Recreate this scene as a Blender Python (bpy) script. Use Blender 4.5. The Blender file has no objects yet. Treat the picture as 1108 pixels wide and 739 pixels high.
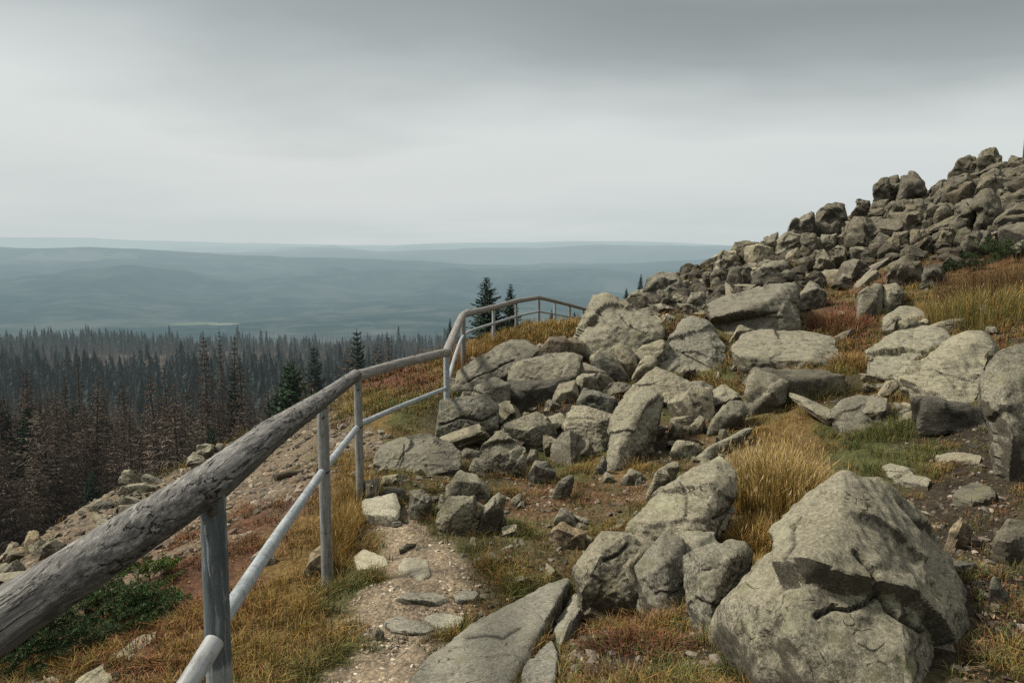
import bpy, bmesh, math, random
import numpy as np
from mathutils import Vector
random.seed(7); RNG = np.random.default_rng(7)
R = math.radians
SC = bpy.context.scene
COL = SC.collection

# ------------------------------------------------------------------ camera
W, H, F = 1108.0, 739.0, 862.0
TILT = math.atan(101.5/862)
CT, ST = math.cos(TILT), math.sin(TILT)
cam = bpy.data.cameras.new('camera'); cam.sensor_width = 36; cam.lens = 36*F/W
cam.clip_start = .05; cam.clip_end = 40000
camo = bpy.data.objects.new('camera', cam); COL.objects.link(camo)
camo.location = (0, 0, 0); camo.rotation_euler = (R(90)-TILT, 0, 0)
SC.camera = camo
SC.view_settings.view_transform = 'Standard'; SC.view_settings.look = 'None'; SC.view_settings.exposure = 0
SC.cycles.use_denoising = False
SC.cycles.max_bounces = 5; SC.cycles.diffuse_bounces = 3; SC.cycles.transparent_max_bounces = 4

def ray(px, py):
    u = (px-W/2)/F; v = (H/2-py)/F
    return u, v*ST+CT, v*CT-ST
def P(px, py, d):
    x, y, z = ray(px, py); k = d/y
    return (x*k, d, z*k)
def proj(x, y, z):
    f = y*CT-z*ST; u = x; v = y*ST+z*CT
    f = np.maximum(f, .05)
    return W/2+F*u/f, H/2-F*v/f

# ------------------------------------------------------------------ noise
def _h(ix, iy, iz, s):
    n = (ix*73856093) ^ (iy*19349663) ^ (iz*83492791) ^ (s*2654435761 & 0x7fffffff)
    n = (n ^ (n >> 13))*1274126177 & 0x7fffffff
    n = (n ^ (n >> 16))*1911520717 & 0x7fffffff
    return ((n >> 8) & 0xffff)/32767.5-1.0
def vnoise(p, s=0):
    p = np.asarray(p, float); i = np.floor(p).astype(np.int64); f = p-i
    f = f*f*f*(f*(f*6-15)+10)
    r = 0
    for a in (0, 1):
        for b in (0, 1):
            for c in (0, 1):
                w = (f[:, 0] if a else 1-f[:, 0])*(f[:, 1] if b else 1-f[:, 1])*(f[:, 2] if c else 1-f[:, 2])
                r = r+w*_h(i[:, 0]+a, i[:, 1]+b, i[:, 2]+c, s)
    return r
def fbm(p, s=0, o=4, g=.5):
    p = np.asarray(p, float); r = 0; a = 1; t = 0
    for k in range(o):
        r = r+a*vnoise(p*(2.03**k)+k*7.3, s+k); t += a; a *= g
    return r/t*1.6
def ridged(p, s=0, o=3):
    p = np.asarray(p, float); r = 0; a = 1; t = 0
    for k in range(o):
        r = r+a*(1-2*np.abs(vnoise(p*(2.1**k)+k*3.1, s+k))); t += a; a *= .5
    return r/t
def n2(x, y, f, s=0, o=3):
    return fbm(np.stack([x*f, y*f, np.zeros_like(x)+.37], 1), s, o)

# ------------------------------------------------------------------ near terrain
CP = [(430,739,3.45),(640,739,3.1),(780,739,3.05),(900,739,3.0),(1050,739,2.9),(180,739,3.8),(300,739,3.6),(640,660,4.6),(560,640,4.95),
 (450,618,5.2),(410,560,6.6),(560,560,6.5),(640,520,8.0),(720,640,4.5),(840,585,5.2),(920,500,7),(830,500,7.4),(1080,620,3.9),(1090,520,5.6),(990,560,5.3),
 (880,430,10),(1040,440,8.6),(760,440,11),(750,380,13.5),(900,375,14),(1040,360,13.5),(840,325,20),(740,335,20),(690,327,24),
 (930,305,22),(1000,300,21),(1070,290,19.5),(960,270,25),(870,280,26),(790,293,26),(1060,250,25),
 (700,316,27),(790,284,30),(850,270,30),(900,253,31),(985,224,31),(1040,199,31),(1100,186,31),(1230,165,31),
 (583,362,21),(540,374,17),(505,402,14.2),(632,352,26),(470,440,11.2),(387,545,7),(349,636,5.2),(430,500,8.8),(500,500,9.4),
 (560,480,10.2),(560,440,11.4),(560,405,12.8),(600,385,14.5),(680,405,12.8),(680,362,15),(690,470,10),(620,430,11.5),
 (80,700,5),(0,739,4.3),(250,600,6.4),(300,520,9),(60,620,7.6),(150,562,10),(250,497,13),(350,449,14),(400,440,12.5),(430,412,15),(480,387,18),(0,617,8.4),(-150,680,6.5),
 (430,470,10.3),(560,352,26),(25,594,9.3),(100,549,11.5),(165,523,12.8),(238,487,14.5),(330,443,16.5)]
CW = [P(*c) for c in CP]
CW += [(-9.5,7,-7),(-9,14,-8),(-8,19,-9),(-4.5,25,-9),(-1,31,-9),(5,38,-8),(-20,10,-14),(-15,25,-15),(-8,40,-15),(4,50,-14),(15,48,-6),(25,45,-1),
 (40,38,4),(32,22,2.4),(20,12,.4),(12,5,-.6),(8,0,-1),(4,-2,-1.4),(0,-3,-1.6),(-1,1,-1.85),(-.9,2.2,-1.92),(-3,0,-2.3),(-6,0,-4),(-12,-3,-9),(0,1,-1.7),(1.5,1.3,-1.6),(3,1.5,-1.5),
 (40,60,-8),(0,66,-26),(25,66,-22),(60,66,-20),(-30,66,-30),(-60,60,-32),(-45,20,-25),(70,40,2),(60,15,5)]
CW = np.array(CW)
def _phi(r2): return -np.sqrt(r2+.35)
def _solve():
    n = len(CW); A = np.zeros((n+3, n+3)); d2 = ((CW[:, None, :2]-CW[None, :, :2])**2).sum(2)
    A[:n, :n] = _phi(d2)-np.eye(n)*.02
    A[:n, n] = 1; A[:n, n+1:n+3] = CW[:, :2]; A[n:, :n] = A[:n, n:].T
    b = np.zeros(n+3); b[:n] = CW[:, 2]
    return np.linalg.solve(A, b)
_S = _solve()
def base_z(x, y):
    x = np.atleast_1d(np.asarray(x, float)); y = np.atleast_1d(np.asarray(y, float)); out = np.zeros(len(x)); n = len(CW)
    for k in range(0, len(x), 40000):
        a = x[k:k+40000]; b = y[k:k+40000]
        d2 = (a[:, None]-CW[None, :, 0])**2+(b[:, None]-CW[None, :, 1])**2
        out[k:k+40000] = _phi(d2)@_S[:n]+_S[n]+_S[n+1]*a+_S[n+2]*b
    return out
def Z(x, y):
    x = np.atleast_1d(np.asarray(x, float)); y = np.atleast_1d(np.asarray(y, float))
    z = base_z(x, y); far = np.clip((y-8)/16, 0, 1)
    z = z+n2(x, y, 1.1, 3, 3)*(.055+.10*far)+n2(x, y, 5.0, 9, 3)*.016+n2(x, y, .35, 21, 2)*.25*far
    return z
_T = np.concatenate([np.arange(1.2, 12, .05), np.arange(12, 48, .15)])
def hit(px, py):
    x, y, z = ray(px, py)
    g = Z(_T*x/y, _T); below = (_T*z/y) < g
    i = int(np.argmax(below))
    if not below[i]: return None
    return float(_T[i])

# ------------------------------------------------------------------ mesh helpers
def mesh_np(name, V, Fc, color=None, smooth=True, sharp=None):
    """V (n,3); Fc (m,k) equal-size faces or list of such arrays"""
    if not isinstance(Fc, list): Fc = [Fc]
    me = bpy.data.meshes.new(name); V = np.ascontiguousarray(V, np.float32)
    me.vertices.add(len(V)); me.vertices.foreach_set('co', V.ravel())
    loops = np.concatenate([f.ravel() for f in Fc]).astype(np.int32)
    tot = np.concatenate([np.full(len(f), f.shape[1]) for f in Fc]); start = np.concatenate([[0], np.cumsum(tot)[:-1]]).astype(np.int32)
    me.loops.add(len(loops)); me.loops.foreach_set('vertex_index', loops)
    me.polygons.add(len(tot)); me.polygons.foreach_set('loop_start', start)
    me.update(calc_edges=True)
    me.polygons.foreach_set('use_smooth', np.full(len(tot), smooth, bool))
    if color is not None:
        at = me.color_attributes.new('col', 'FLOAT_COLOR', 'POINT')
        c = np.ones((len(V), 4), np.float32); c[:, :3] = color
        at.data.foreach_set('color', c.ravel())
    me.validate()
    if sharp: me.set_sharp_from_angle(angle=R(sharp))
    return me
def add(name, me, mat, parent=None, loc=None, label=None, cat=None, group=None, kind=None):
    o = bpy.data.objects.new(name, me); COL.objects.link(o)
    if mat is not None and me is not None and not me.materials: me.materials.append(mat)
    if parent is not None: o.parent = parent
    if loc is not None: o.location = loc
    if label: o['label'] = label
    if cat: o['category'] = cat
    if group: o['group'] = group
    if kind: o['kind'] = kind
    return o
class Acc:
    def __init__(s): s.v = []; s.f = {3: [], 4: []}; s.c = []; s.n = 0
    def put(s, v, f, c=None):
        v = np.asarray(v, float); f = np.asarray(f)
        s.v.append(v); s.f[f.shape[1]].append(f+s.n); s.n += len(v)
        if c is not None: s.c.append(np.broadcast_to(np.asarray(c, float), (len(v), 3)))
    def mesh(s, name, smooth=True):
        F_ = [np.concatenate(s.f[k]) for k in (3, 4) if s.f[k]]
        return mesh_np(name, np.concatenate(s.v), F_, np.concatenate(s.c) if s.c else None, smooth)
def tube(acc, pts, rad, seg=8, col=None, cap=True, noise=0, seed=0):
    pts = np.asarray(pts, float); n = len(pts); rad = np.broadcast_to(np.asarray(rad, float), (n,))
    t = np.gradient(pts, axis=0); t /= np.linalg.norm(t, axis=1)[:, None]+1e-9
    up = np.array([0, 0, 1.]) if abs(t[0][2]) < .9 else np.array([0, 1., 0])
    a = np.cross(t, up); a /= np.linalg.norm(a, axis=1)[:, None]; b = np.cross(a, t)
    an = np.linspace(0, 2*math.pi, seg, endpoint=False)
    ring = a[:, None]*np.cos(an)[None, :, None]+b[:, None]*np.sin(an)[None, :, None]
    rr = rad[:, None, None]*np.ones((n, seg, 1))
    if noise:
        q = (pts[:, None]+ring*rad[:, None, None]).reshape(-1, 3)
        rr = rr*(1+noise*fbm(q*14, seed, 3).reshape(n, seg, 1))
    V = (pts[:, None]+ring*rr).reshape(-1, 3)
    i = np.arange(n-1)[:, None]*seg; j = np.arange(seg)[None]; k = (j+1) % seg
    Fq = np.stack([i+j, i+k, i+seg+k, i+seg+j], 2).reshape(-1, 4)
    acc.put(V, Fq, col)
    if cap:
        for e, s in ((0, 1), (n-1, -1)):
            vv = np.concatenate([V[e*seg:(e+1)*seg], [pts[e]-t[e]*rad[e]*.25*s]])
            ff = [(seg, (q+1) % seg, q) if s == 1 else (seg, q, (q+1) % seg) for q in range(seg)]
            acc.put(vv, ff, col)

# ------------------------------------------------------------------ materials
class NT:
    def __init__(s, name):
        s.m = bpy.data.materials.new(name); s.m.use_nodes = True; s.t = s.m.node_tree; s.t.nodes.clear()
        s.out = s.t.nodes.new('ShaderNodeOutputMaterial')
    def n(s, typ, **kw):
        x = s.t.nodes.new(typ)
        for k, v in kw.items():
            if k == 'ins':
                for a, b in v.items():
                    if isinstance(b, bpy.types.NodeSocket): s.t.links.new(b, x.inputs[a])
                    else: x.inputs[a].default_value = b
            else: setattr(x, k, v)
        return x
    def l(s, a, b): s.t.links.new(a, b)
    def noise(s, vec, scale, detail=4, rough=.55, dist=0):
        return s.n('ShaderNodeTexNoise', ins={'Vector': vec, 'Scale': scale, 'Detail': detail, 'Roughness': rough, 'Distortion': dist}).outputs['Fac']
    def ramp(s, fac, stops):
        x = s.n('ShaderNodeValToRGB', ins={'Fac': fac}); e = x.color_ramp.elements
        while len(e) < len(stops): e.new(.5)
        for q, (p, c) in zip(e, stops): q.position = p; q.color = (*c, 1) if len(c) == 3 else c
        return x.outputs['Color']
    def g(s, fac, a, b):
        if a > b: return s.ramp(fac, [(b, (1, 1, 1)), (a, (0, 0, 0))])
        return s.ramp(fac, [(a, (0, 0, 0)), (b, (1, 1, 1))])
    def mix(s, f, a, b, mode='MIX'):
        x = s.n('ShaderNodeMix', data_type='RGBA', blend_type=mode)
        for i, v in ((0, f), (6, a), (7, b)):
            if isinstance(v, bpy.types.NodeSocket): s.l(v, x.inputs[i])
            else: x.inputs[i].default_value = v if i == 0 else (*v, 1)
        return x.outputs[2]
    def math(s, op, a, b=0.0):
        x = s.n('ShaderNodeMath', operation=op)
        for i, v in ((0, a), (1, b)):
            if isinstance(v, bpy.types.NodeSocket): s.l(v, x.inputs[i])
            else: x.inputs[i].default_value = v
        return x.outputs[0]
    def bsdf(s, col, rough=.9, bump=None, bs=.5, bd=.02, spec=.3, haze=False):
        b = s.n('ShaderNodeBsdfPrincipled')
        if isinstance(col, bpy.types.NodeSocket): s.l(col, b.inputs['Base Color'])
        else: b.inputs['Base Color'].default_value = (*col, 1)
        if isinstance(rough, bpy.types.NodeSocket): s.l(rough, b.inputs['Roughness'])
        else: b.inputs['Roughness'].default_value = rough
        b.inputs['Specular IOR Level'].default_value = spec
        if bump is not None:
            u = s.n('ShaderNodeBump', ins={'Height': bump, 'Strength': bs, 'Distance': bd}); s.l(u.outputs[0], b.inputs['Normal'])
        o = b.outputs[0]
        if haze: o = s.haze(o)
        s.l(o, s.out.inputs['Surface']); return b
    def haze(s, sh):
        # aerial haze painted in as emission colour, by distance from the summit (world position)
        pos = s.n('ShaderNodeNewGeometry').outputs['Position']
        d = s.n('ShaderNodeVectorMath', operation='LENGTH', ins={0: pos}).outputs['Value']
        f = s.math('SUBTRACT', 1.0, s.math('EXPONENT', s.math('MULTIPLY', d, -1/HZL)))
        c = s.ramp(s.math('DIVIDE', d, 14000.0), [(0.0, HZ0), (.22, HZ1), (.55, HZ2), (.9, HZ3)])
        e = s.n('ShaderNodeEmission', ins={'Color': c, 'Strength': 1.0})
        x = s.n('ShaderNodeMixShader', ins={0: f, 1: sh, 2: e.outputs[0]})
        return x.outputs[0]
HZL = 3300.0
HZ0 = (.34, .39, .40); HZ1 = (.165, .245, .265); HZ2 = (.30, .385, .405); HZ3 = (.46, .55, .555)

def m_rock(name, a, b, lich, bumpd=.02, streak=False, sc=1.0):
    t = NT(name); pos = t.n('ShaderNodeNewGeometry'); vec = pos.outputs['Position']; nrm = pos.outputs['Normal']
    inf = t.n('ShaderNodeObjectInfo').outputs['Random']
    off = t.n('ShaderNodeVectorMath', operation='ADD', ins={0: vec, 1: (0, 0, 0)})
    t.l(t.n('ShaderNodeCombineXYZ', ins={'X': t.math('MULTIPLY', inf, 37.0), 'Y': t.math('MULTIPLY', inf, 19.0)}).outputs[0], off.inputs[1])
    v = off.outputs[0]
    big = t.noise(v, 1.6*sc, 4, .6); mid = t.noise(v, 8*sc, 5, .7, .4); fine = t.noise(v, 21*sc, 8, .85); gr = t.noise(v, 62*sc, 5, .85)
    c = t.mix(t.g(big, .35, .65), a, b)
    c = t.mix(t.math('MULTIPLY', t.g(mid, .46, .60), .3), c, (a[0]*.55, a[1]*.54, a[2]*.5))
    c = t.mix(t.math('MULTIPLY', t.g(fine, .49, .62), .7), c, lich)
    c = t.mix(t.math('MULTIPLY', t.g(fine, .49, .41), .8), c, (.05, .047, .036))
    c = t.mix(t.math('MULTIPLY', t.g(gr, .53, .59), .75), c, (b[0]*1.8, b[1]*1.8, b[2]*1.7))
    c = t.mix(t.math('MULTIPLY', t.g(gr, .48, .41), .85), c, (.025, .025, .02))
    # lichen blotches, olive
    vo = t.n('ShaderNodeTexVoronoi', feature='F1', ins={'Vector': v, 'Scale': 6*sc})
    lm = t.math('MULTIPLY', t.g(t.math('ADD', vo.outputs['Distance'], t.math('MULTIPLY', t.math('SUBTRACT', fine, .5), .9)), .42, .22), t.g(big, .42, .6))
    c = t.mix(t.math('MULTIPLY', lm, .6), c, (.17, .175, .075))
    # weathered top, darker steep and downward faces
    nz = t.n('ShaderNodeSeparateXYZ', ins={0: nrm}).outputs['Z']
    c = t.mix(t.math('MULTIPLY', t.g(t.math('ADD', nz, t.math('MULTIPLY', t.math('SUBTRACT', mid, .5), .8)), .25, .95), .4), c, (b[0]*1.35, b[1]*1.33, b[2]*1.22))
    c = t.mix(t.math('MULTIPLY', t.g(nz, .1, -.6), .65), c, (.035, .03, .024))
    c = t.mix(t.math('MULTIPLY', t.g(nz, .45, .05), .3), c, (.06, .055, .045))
    cr = t.n('ShaderNodeTexVoronoi', feature='DISTANCE_TO_EDGE', ins={'Vector': t.n('ShaderNodeVectorMath', operation='ADD', ins={0: v, 1: t.n('ShaderNodeTexNoise', ins={'Vector': v, 'Scale': 3.0*sc}).outputs['Color']}).outputs[0], 'Scale': 1.9*sc})
    crk = t.math('MULTIPLY', t.g(cr.outputs['Distance'], .012, .002), t.g(mid, .52, .6))
    c = t.mix(t.math('MULTIPLY', crk, .8), c, (.02, .018, .015))
    h = t.math('ADD', t.math('MULTIPLY', mid, .18), t.math('ADD', t.math('MULTIPLY', fine, .9), t.math('MULTIPLY', gr, .5)))
    h = t.math('SUBTRACT', h, t.math('MULTIPLY', crk, 1.4))
    if streak:
        mp = t.n('ShaderNodeMapping', ins={'Vector': v, 'Scale': (3, 3, 30), 'Rotation': (R(28), R(33), 0)}).outputs[0]
        st = t.noise(mp, 1.3*sc, 4, .7); h = t.math('ADD', h, t.math('MULTIPLY', st, 1.6))
        c = t.mix(t.math('MULTIPLY', t.g(st, .48, .34), .6), c, (.05, .048, .042))
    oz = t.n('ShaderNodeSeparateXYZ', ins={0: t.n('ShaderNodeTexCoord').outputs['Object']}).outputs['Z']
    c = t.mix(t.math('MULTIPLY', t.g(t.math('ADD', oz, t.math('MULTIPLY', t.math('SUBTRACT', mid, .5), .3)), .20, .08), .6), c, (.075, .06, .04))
    lich2 = t.noise(v, 4.5*sc, 6, .75)
    c = t.mix(t.math('MULTIPLY', t.g(lich2, .56, .62), .55), c, (lich[0]*.95, lich[1]*1.0, lich[2]*.9))
    c = t.mix(t.math('MULTIPLY', t.g(lich2, .43, .37), .4), c, (a[0]*.5, a[1]*.5, a[2]*.48))
    r2 = t.math('FRACT', t.math('MULTIPLY', inf, 7.31)); c = t.mix(1.0, c, t.ramp(r2, [(0.0, (.64, .64, .655)), (.5, (.88, .87, .83)), (1.0, (1.04, 1.0, .9))]), 'MULTIPLY')
    hs = t.mix(t.math('MULTIPLY', inf, .25), c, (.14, .115, .075))
    hs = t.mix(t.math('MULTIPLY', t.n('ShaderNodeAttribute', attribute_name='dk').outputs['Fac'], .9), hs, (.02, .018, .014))
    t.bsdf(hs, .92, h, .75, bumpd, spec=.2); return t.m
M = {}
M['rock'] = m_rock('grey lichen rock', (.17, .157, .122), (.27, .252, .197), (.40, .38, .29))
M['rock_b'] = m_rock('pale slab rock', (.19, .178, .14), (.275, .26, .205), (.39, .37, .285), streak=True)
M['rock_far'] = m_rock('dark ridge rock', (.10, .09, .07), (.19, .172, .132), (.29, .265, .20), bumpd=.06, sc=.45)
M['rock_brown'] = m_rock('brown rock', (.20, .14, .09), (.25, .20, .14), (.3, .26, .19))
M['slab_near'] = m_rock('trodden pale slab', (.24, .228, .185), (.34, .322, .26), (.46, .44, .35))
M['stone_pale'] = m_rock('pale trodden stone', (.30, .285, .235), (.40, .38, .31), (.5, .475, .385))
M['rock_shade'] = m_rock('shaded rock', (.075, .072, .06), (.125, .12, .10), (.2, .195, .155), streak=True)  # darker copy of the grey rock, shade put into its colour

def m_vcol(name, rough=.9, trans=0, var=.25, sc=30, haze=False, bump=0):
    t = NT(name); c = t.n('ShaderNodeVertexColor', layer_name='col').outputs['Color']
    v = t.n('ShaderNodeNewGeometry').outputs['Position']; nz = t.noise(v, sc, 3, .6)
    c = t.mix(var, c, t.mix(1.0, c, t.ramp(nz, [(.3, (.35, .35, .35)), (.7, (1.7, 1.7, 1.7))]), 'MULTIPLY'))
    b = t.bsdf(c, rough, nz if bump else None, .5, bump or .01, spec=.15, haze=haze)
    return t.m
M['veg'] = m_vcol('dry and green blades', .8)
M['pebble'] = m_vcol('pebbles', .9, var=.5, sc=90, bump=.004)
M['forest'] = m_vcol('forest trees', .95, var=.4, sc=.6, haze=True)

def m_ground():
    t = NT('mountain ground'); c = t.n('ShaderNodeVertexColor', layer_name='col').outputs['Color']
    v = t.n('ShaderNodeNewGeometry').outputs['Position']
    a = t.noise(v, 3, 5, .65, .3); b = t.noise(v, 28, 5, .7); g = t.noise(v, 120, 3, .7)
    vo = t.n('ShaderNodeTexVoronoi', ins={'Vector': v, 'Scale': 45.0})
    c = t.mix(.6, c, t.mix(1.0, c, t.ramp(b, [(.32, (.3, .27, .25)), (.5, (.9, .9, .85)), (.68, (1.7, 1.6, 1.45))]), 'MULTIPLY'))
    c = t.mix(.4, c, t.mix(1.0, c, t.ramp(a, [(.35, (.5, .5, .5)), (.65, (1.5, 1.45, 1.4))]), 'MULTIPLY'))
    c = t.mix(.5, c, t.mix(1.0, c, t.ramp(t.n('ShaderNodeSeparateXYZ', ins={0: vo.outputs['Color']}).outputs['X'], [(0.05, (.45, .43, .42)), (.95, (1.6, 1.55, 1.45))]), 'MULTIPLY'))
    h = t.math('ADD', t.math('MULTIPLY', b, 1.0), t.math('ADD', t.math('MULTIPLY', g, .4), t.math('MULTIPLY', vo.outputs['Distance'], -.6)))
    t.bsdf(c, .95, h, .9, .02, spec=.15); return t.m
M['ground'] = m_ground()

def m_wood():
    t = NT('weathered grey log'); v = t.n('ShaderNodeTexCoord').outputs['Object']
    mp = t.n('ShaderNodeMapping', ins={'Vector': v, 'Scale': (1.3, 34, 34)}).outputs[0]
    mp2 = t.n('ShaderNodeMapping', ins={'Vector': v, 'Scale': (.55, 15, 15)}).outputs[0]
    wob = t.n('ShaderNodeTexNoise', ins={'Vector': v, 'Scale': 4.0, 'Detail': 3.0}).outputs['Color']
    mp3 = t.n('ShaderNodeVectorMath', operation='ADD', ins={0: mp, 1: t.n('ShaderNodeVectorMath', operation='SCALE', ins={0: wob, 'Scale': .45}).outputs[0]}).outputs[0]
    gr = t.noise(mp3, 2.4, 6, .72, .2); gr2 = t.noise(mp3, 6.5, 4, .7)
    bl = t.noise(v, 7, 5, .65, .4)
    ck = t.noise(mp2, 1.7, 4, .6, .12)
    crack = t.math('MULTIPLY', t.g(t.math('ABSOLUTE', t.math('SUBTRACT', ck, .5)), .022, .004), t.g(bl, .44, .54))
    c = t.ramp(gr, [(.34, (.03, .027, .024)), (.44, (.09, .083, .072)), (.54, (.19, .178, .155)), (.66, (.38, .36, .32))])
    c = t.mix(t.math('MULTIPLY', t.g(gr2, .47, .3), .7), c, (.03, .027, .024))
    c = t.mix(t.math('MULTIPLY', t.g(bl, .52, .7), .4), c, (.26, .25, .225))
    c = t.mix(t.math('MULTIPLY', t.g(bl, .48, .3), .55), c, (.055, .052, .045))
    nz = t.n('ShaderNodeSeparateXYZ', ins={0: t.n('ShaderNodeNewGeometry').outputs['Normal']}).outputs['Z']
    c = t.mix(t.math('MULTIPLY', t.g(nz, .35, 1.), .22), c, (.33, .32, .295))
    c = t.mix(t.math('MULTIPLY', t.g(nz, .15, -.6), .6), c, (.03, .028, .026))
    c = t.mix(crack, c, (.006, .005, .004))
    h = t.math('SUBTRACT', t.math('ADD', t.math('MULTIPLY', gr, .6), t.math('MULTIPLY', gr2, .5)), t.math('MULTIPLY', crack, 2.0))
    t.bsdf(c, .85, h, .8, .009, spec=.2); return t.m
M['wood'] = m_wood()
def m_wood_far():
    t = NT('far weathered rail'); v = t.n('ShaderNodeTexCoord').outputs['Object']
    mp = t.n('ShaderNodeMapping', ins={'Vector': v, 'Scale': (2, 30, 30)}).outputs[0]
    g = t.noise(mp, 2, 5, .7)
    c = t.ramp(g, [(.3, (.10, .09, .078)), (.5, (.21, .195, .17)), (.7, (.33, .31, .28))])
    t.bsdf(c, .85, g, .8, .006, spec=.2); return t.m
M['wood2'] = m_wood_far()
def m_post(name, lo, hi, dark, ax='z'):
    t = NT(name); v = t.n('ShaderNodeTexCoord').outputs['Object']; z = t.n('ShaderNodeSeparateXYZ', ins={0: v}).outputs['Z']
    mp = t.n('ShaderNodeMapping', ins={'Vector': v, 'Scale': (16, 16, 1.6) if ax == 'z' else (1.6, 16, 16)}).outputs[0]
    a = t.noise(mp, 2.2, 5, .7, .5); b = t.noise(v, 20, 5, .7); k = t.noise(v, 6, 4, .6, .8)
    c = t.ramp(a, [(.3, lo), (.65, hi)])
    if dark:   # dark stain over the upper half, ragged edge
        e = t.math('ADD', z, t.math('MULTIPLY', t.math('SUBTRACT', k, .5), .16))
        c = t.mix(t.math('MULTIPLY', t.g(e, .86, .875), .88), c, t.ramp(a, [(.35, (.028, .038, .043)), (.65, (.085, .105, .11))]))
    c = t.mix(t.math('MULTIPLY', t.g(b, .5, .34), .5), c, (.05, .045, .04))
    nz = t.noise(mp, 6, 3, .6)
    c = t.mix(t.math('MULTIPLY', t.g(nz, .56, .64), .35), c, (.40, .41, .40))
    t.bsdf(c, .6, t.math('ADD', a, t.math('MULTIPLY', b, .4)), .5, .004, spec=.35); return t.m
M['post'] = m_post('stained grey post', (.13, .145, .145), (.27, .285, .28), True)
M['post2'] = m_post('weathered grey post', (.10, .10, .09), (.25, .25, .23), False)
M['pipe'] = m_post('grey painted rail', (.20, .222, .226), (.35, .378, .382), False, 'x')
M['pipe2'] = m_post('grey mottled rail end', (.22, .225, .215), (.36, .37, .355), False, 'x')

# ------------------------------------------------------------------ world and sun
SUN_EL, SUN_AZ = 47, 0
sd = Vector((-.92, .10, 0)).normalized()*math.cos(R(SUN_EL)); sd = Vector((sd.x, sd.y, math.sin(R(SUN_EL))))
w = bpy.data.worlds.new('World'); SC.world = w; w.use_nodes = True; wt = w.node_tree; wt.nodes.clear()
class WT(NT):
    def __init__(s): s.t = wt
s = WT()
sky = s.n('ShaderNodeTexSky', sky_type='NISHITA'); sky.sun_disc = False
sky.sun_elevation = R(SUN_EL); sky.sun_rotation = math.atan2(sd.x, sd.y); sky.air_density = 2; sky.dust_density = 4
dv = s.n('ShaderNodeTexCoord').outputs['Generated']; sp = s.n('ShaderNodeSeparateXYZ', ins={0: dv}); z = sp.outputs['Z']; x_ = sp.outputs['X']; y_ = sp.outputs['Y']
# project the direction on a cloud deck so the bands flatten towards the horizon
zz = s.math('ADD', s.math('MAXIMUM', z, 0.0), .12)
cv = s.n('ShaderNodeCombineXYZ', ins={'X': s.math('DIVIDE', x_, zz), 'Y': s.math('DIVIDE', y_, zz)}).outputs[0]
c1 = s.noise(s.n('ShaderNodeMapping', ins={'Vector': cv, 'Location': (1.7, .35, 0), 'Scale': (.36, .5, 1)}).outputs[0], 1.0, 3, .42, .2)
c2 = s.noise(s.n('ShaderNodeMapping', ins={'Vector': cv, 'Location': (4.2, 1.3, 0), 'Scale': (.6, .62, 1)}).outputs[0], 1.0, 5, .52, .15)
e = s.math('ADD', z, s.math('MULTIPLY', s.math('SUBTRACT', c1, .5), .22))
e = s.math('ADD', e, s.math('MULTIPLY', s.math('SUBTRACT', c2, .5), .15))
e = s.math('ADD', e, s.math('MULTIPLY', x_, .035))
cl = s.ramp(e, [(0.0, (.62, .675, .68)), (.05, (.67, .72, .72)), (.12, (.71, .755, .75)), (.18, (.57, .61, .615)), (.24, (.375, .41, .42)), (.32, (.28, .31, .32)), (.42, (.42, .44, .45)), (.75, (.68, .69, .70))])
nk = s.mix(1.0, sky.outputs[0], (.10, .10, .10), 'MULTIPLY')
fin = s.mix(.92, nk, cl)
bg = s.n('ShaderNodeBackground', ins={'Color': fin, 'Strength': 1.0})
wo = s.n('ShaderNodeOutputWorld', ins={0: bg.outputs[0]})
sl = bpy.data.lights.new('sun', 'SUN'); sl.energy = 5.3; sl.angle = R(10); sl.color = (1, .95, .86)
so = bpy.data.objects.new('sun', sl); COL.objects.link(so); so.rotation_euler = sd.to_track_quat('Z', 'Y').to_euler(); so.location = (-20, -10, 30)

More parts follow.
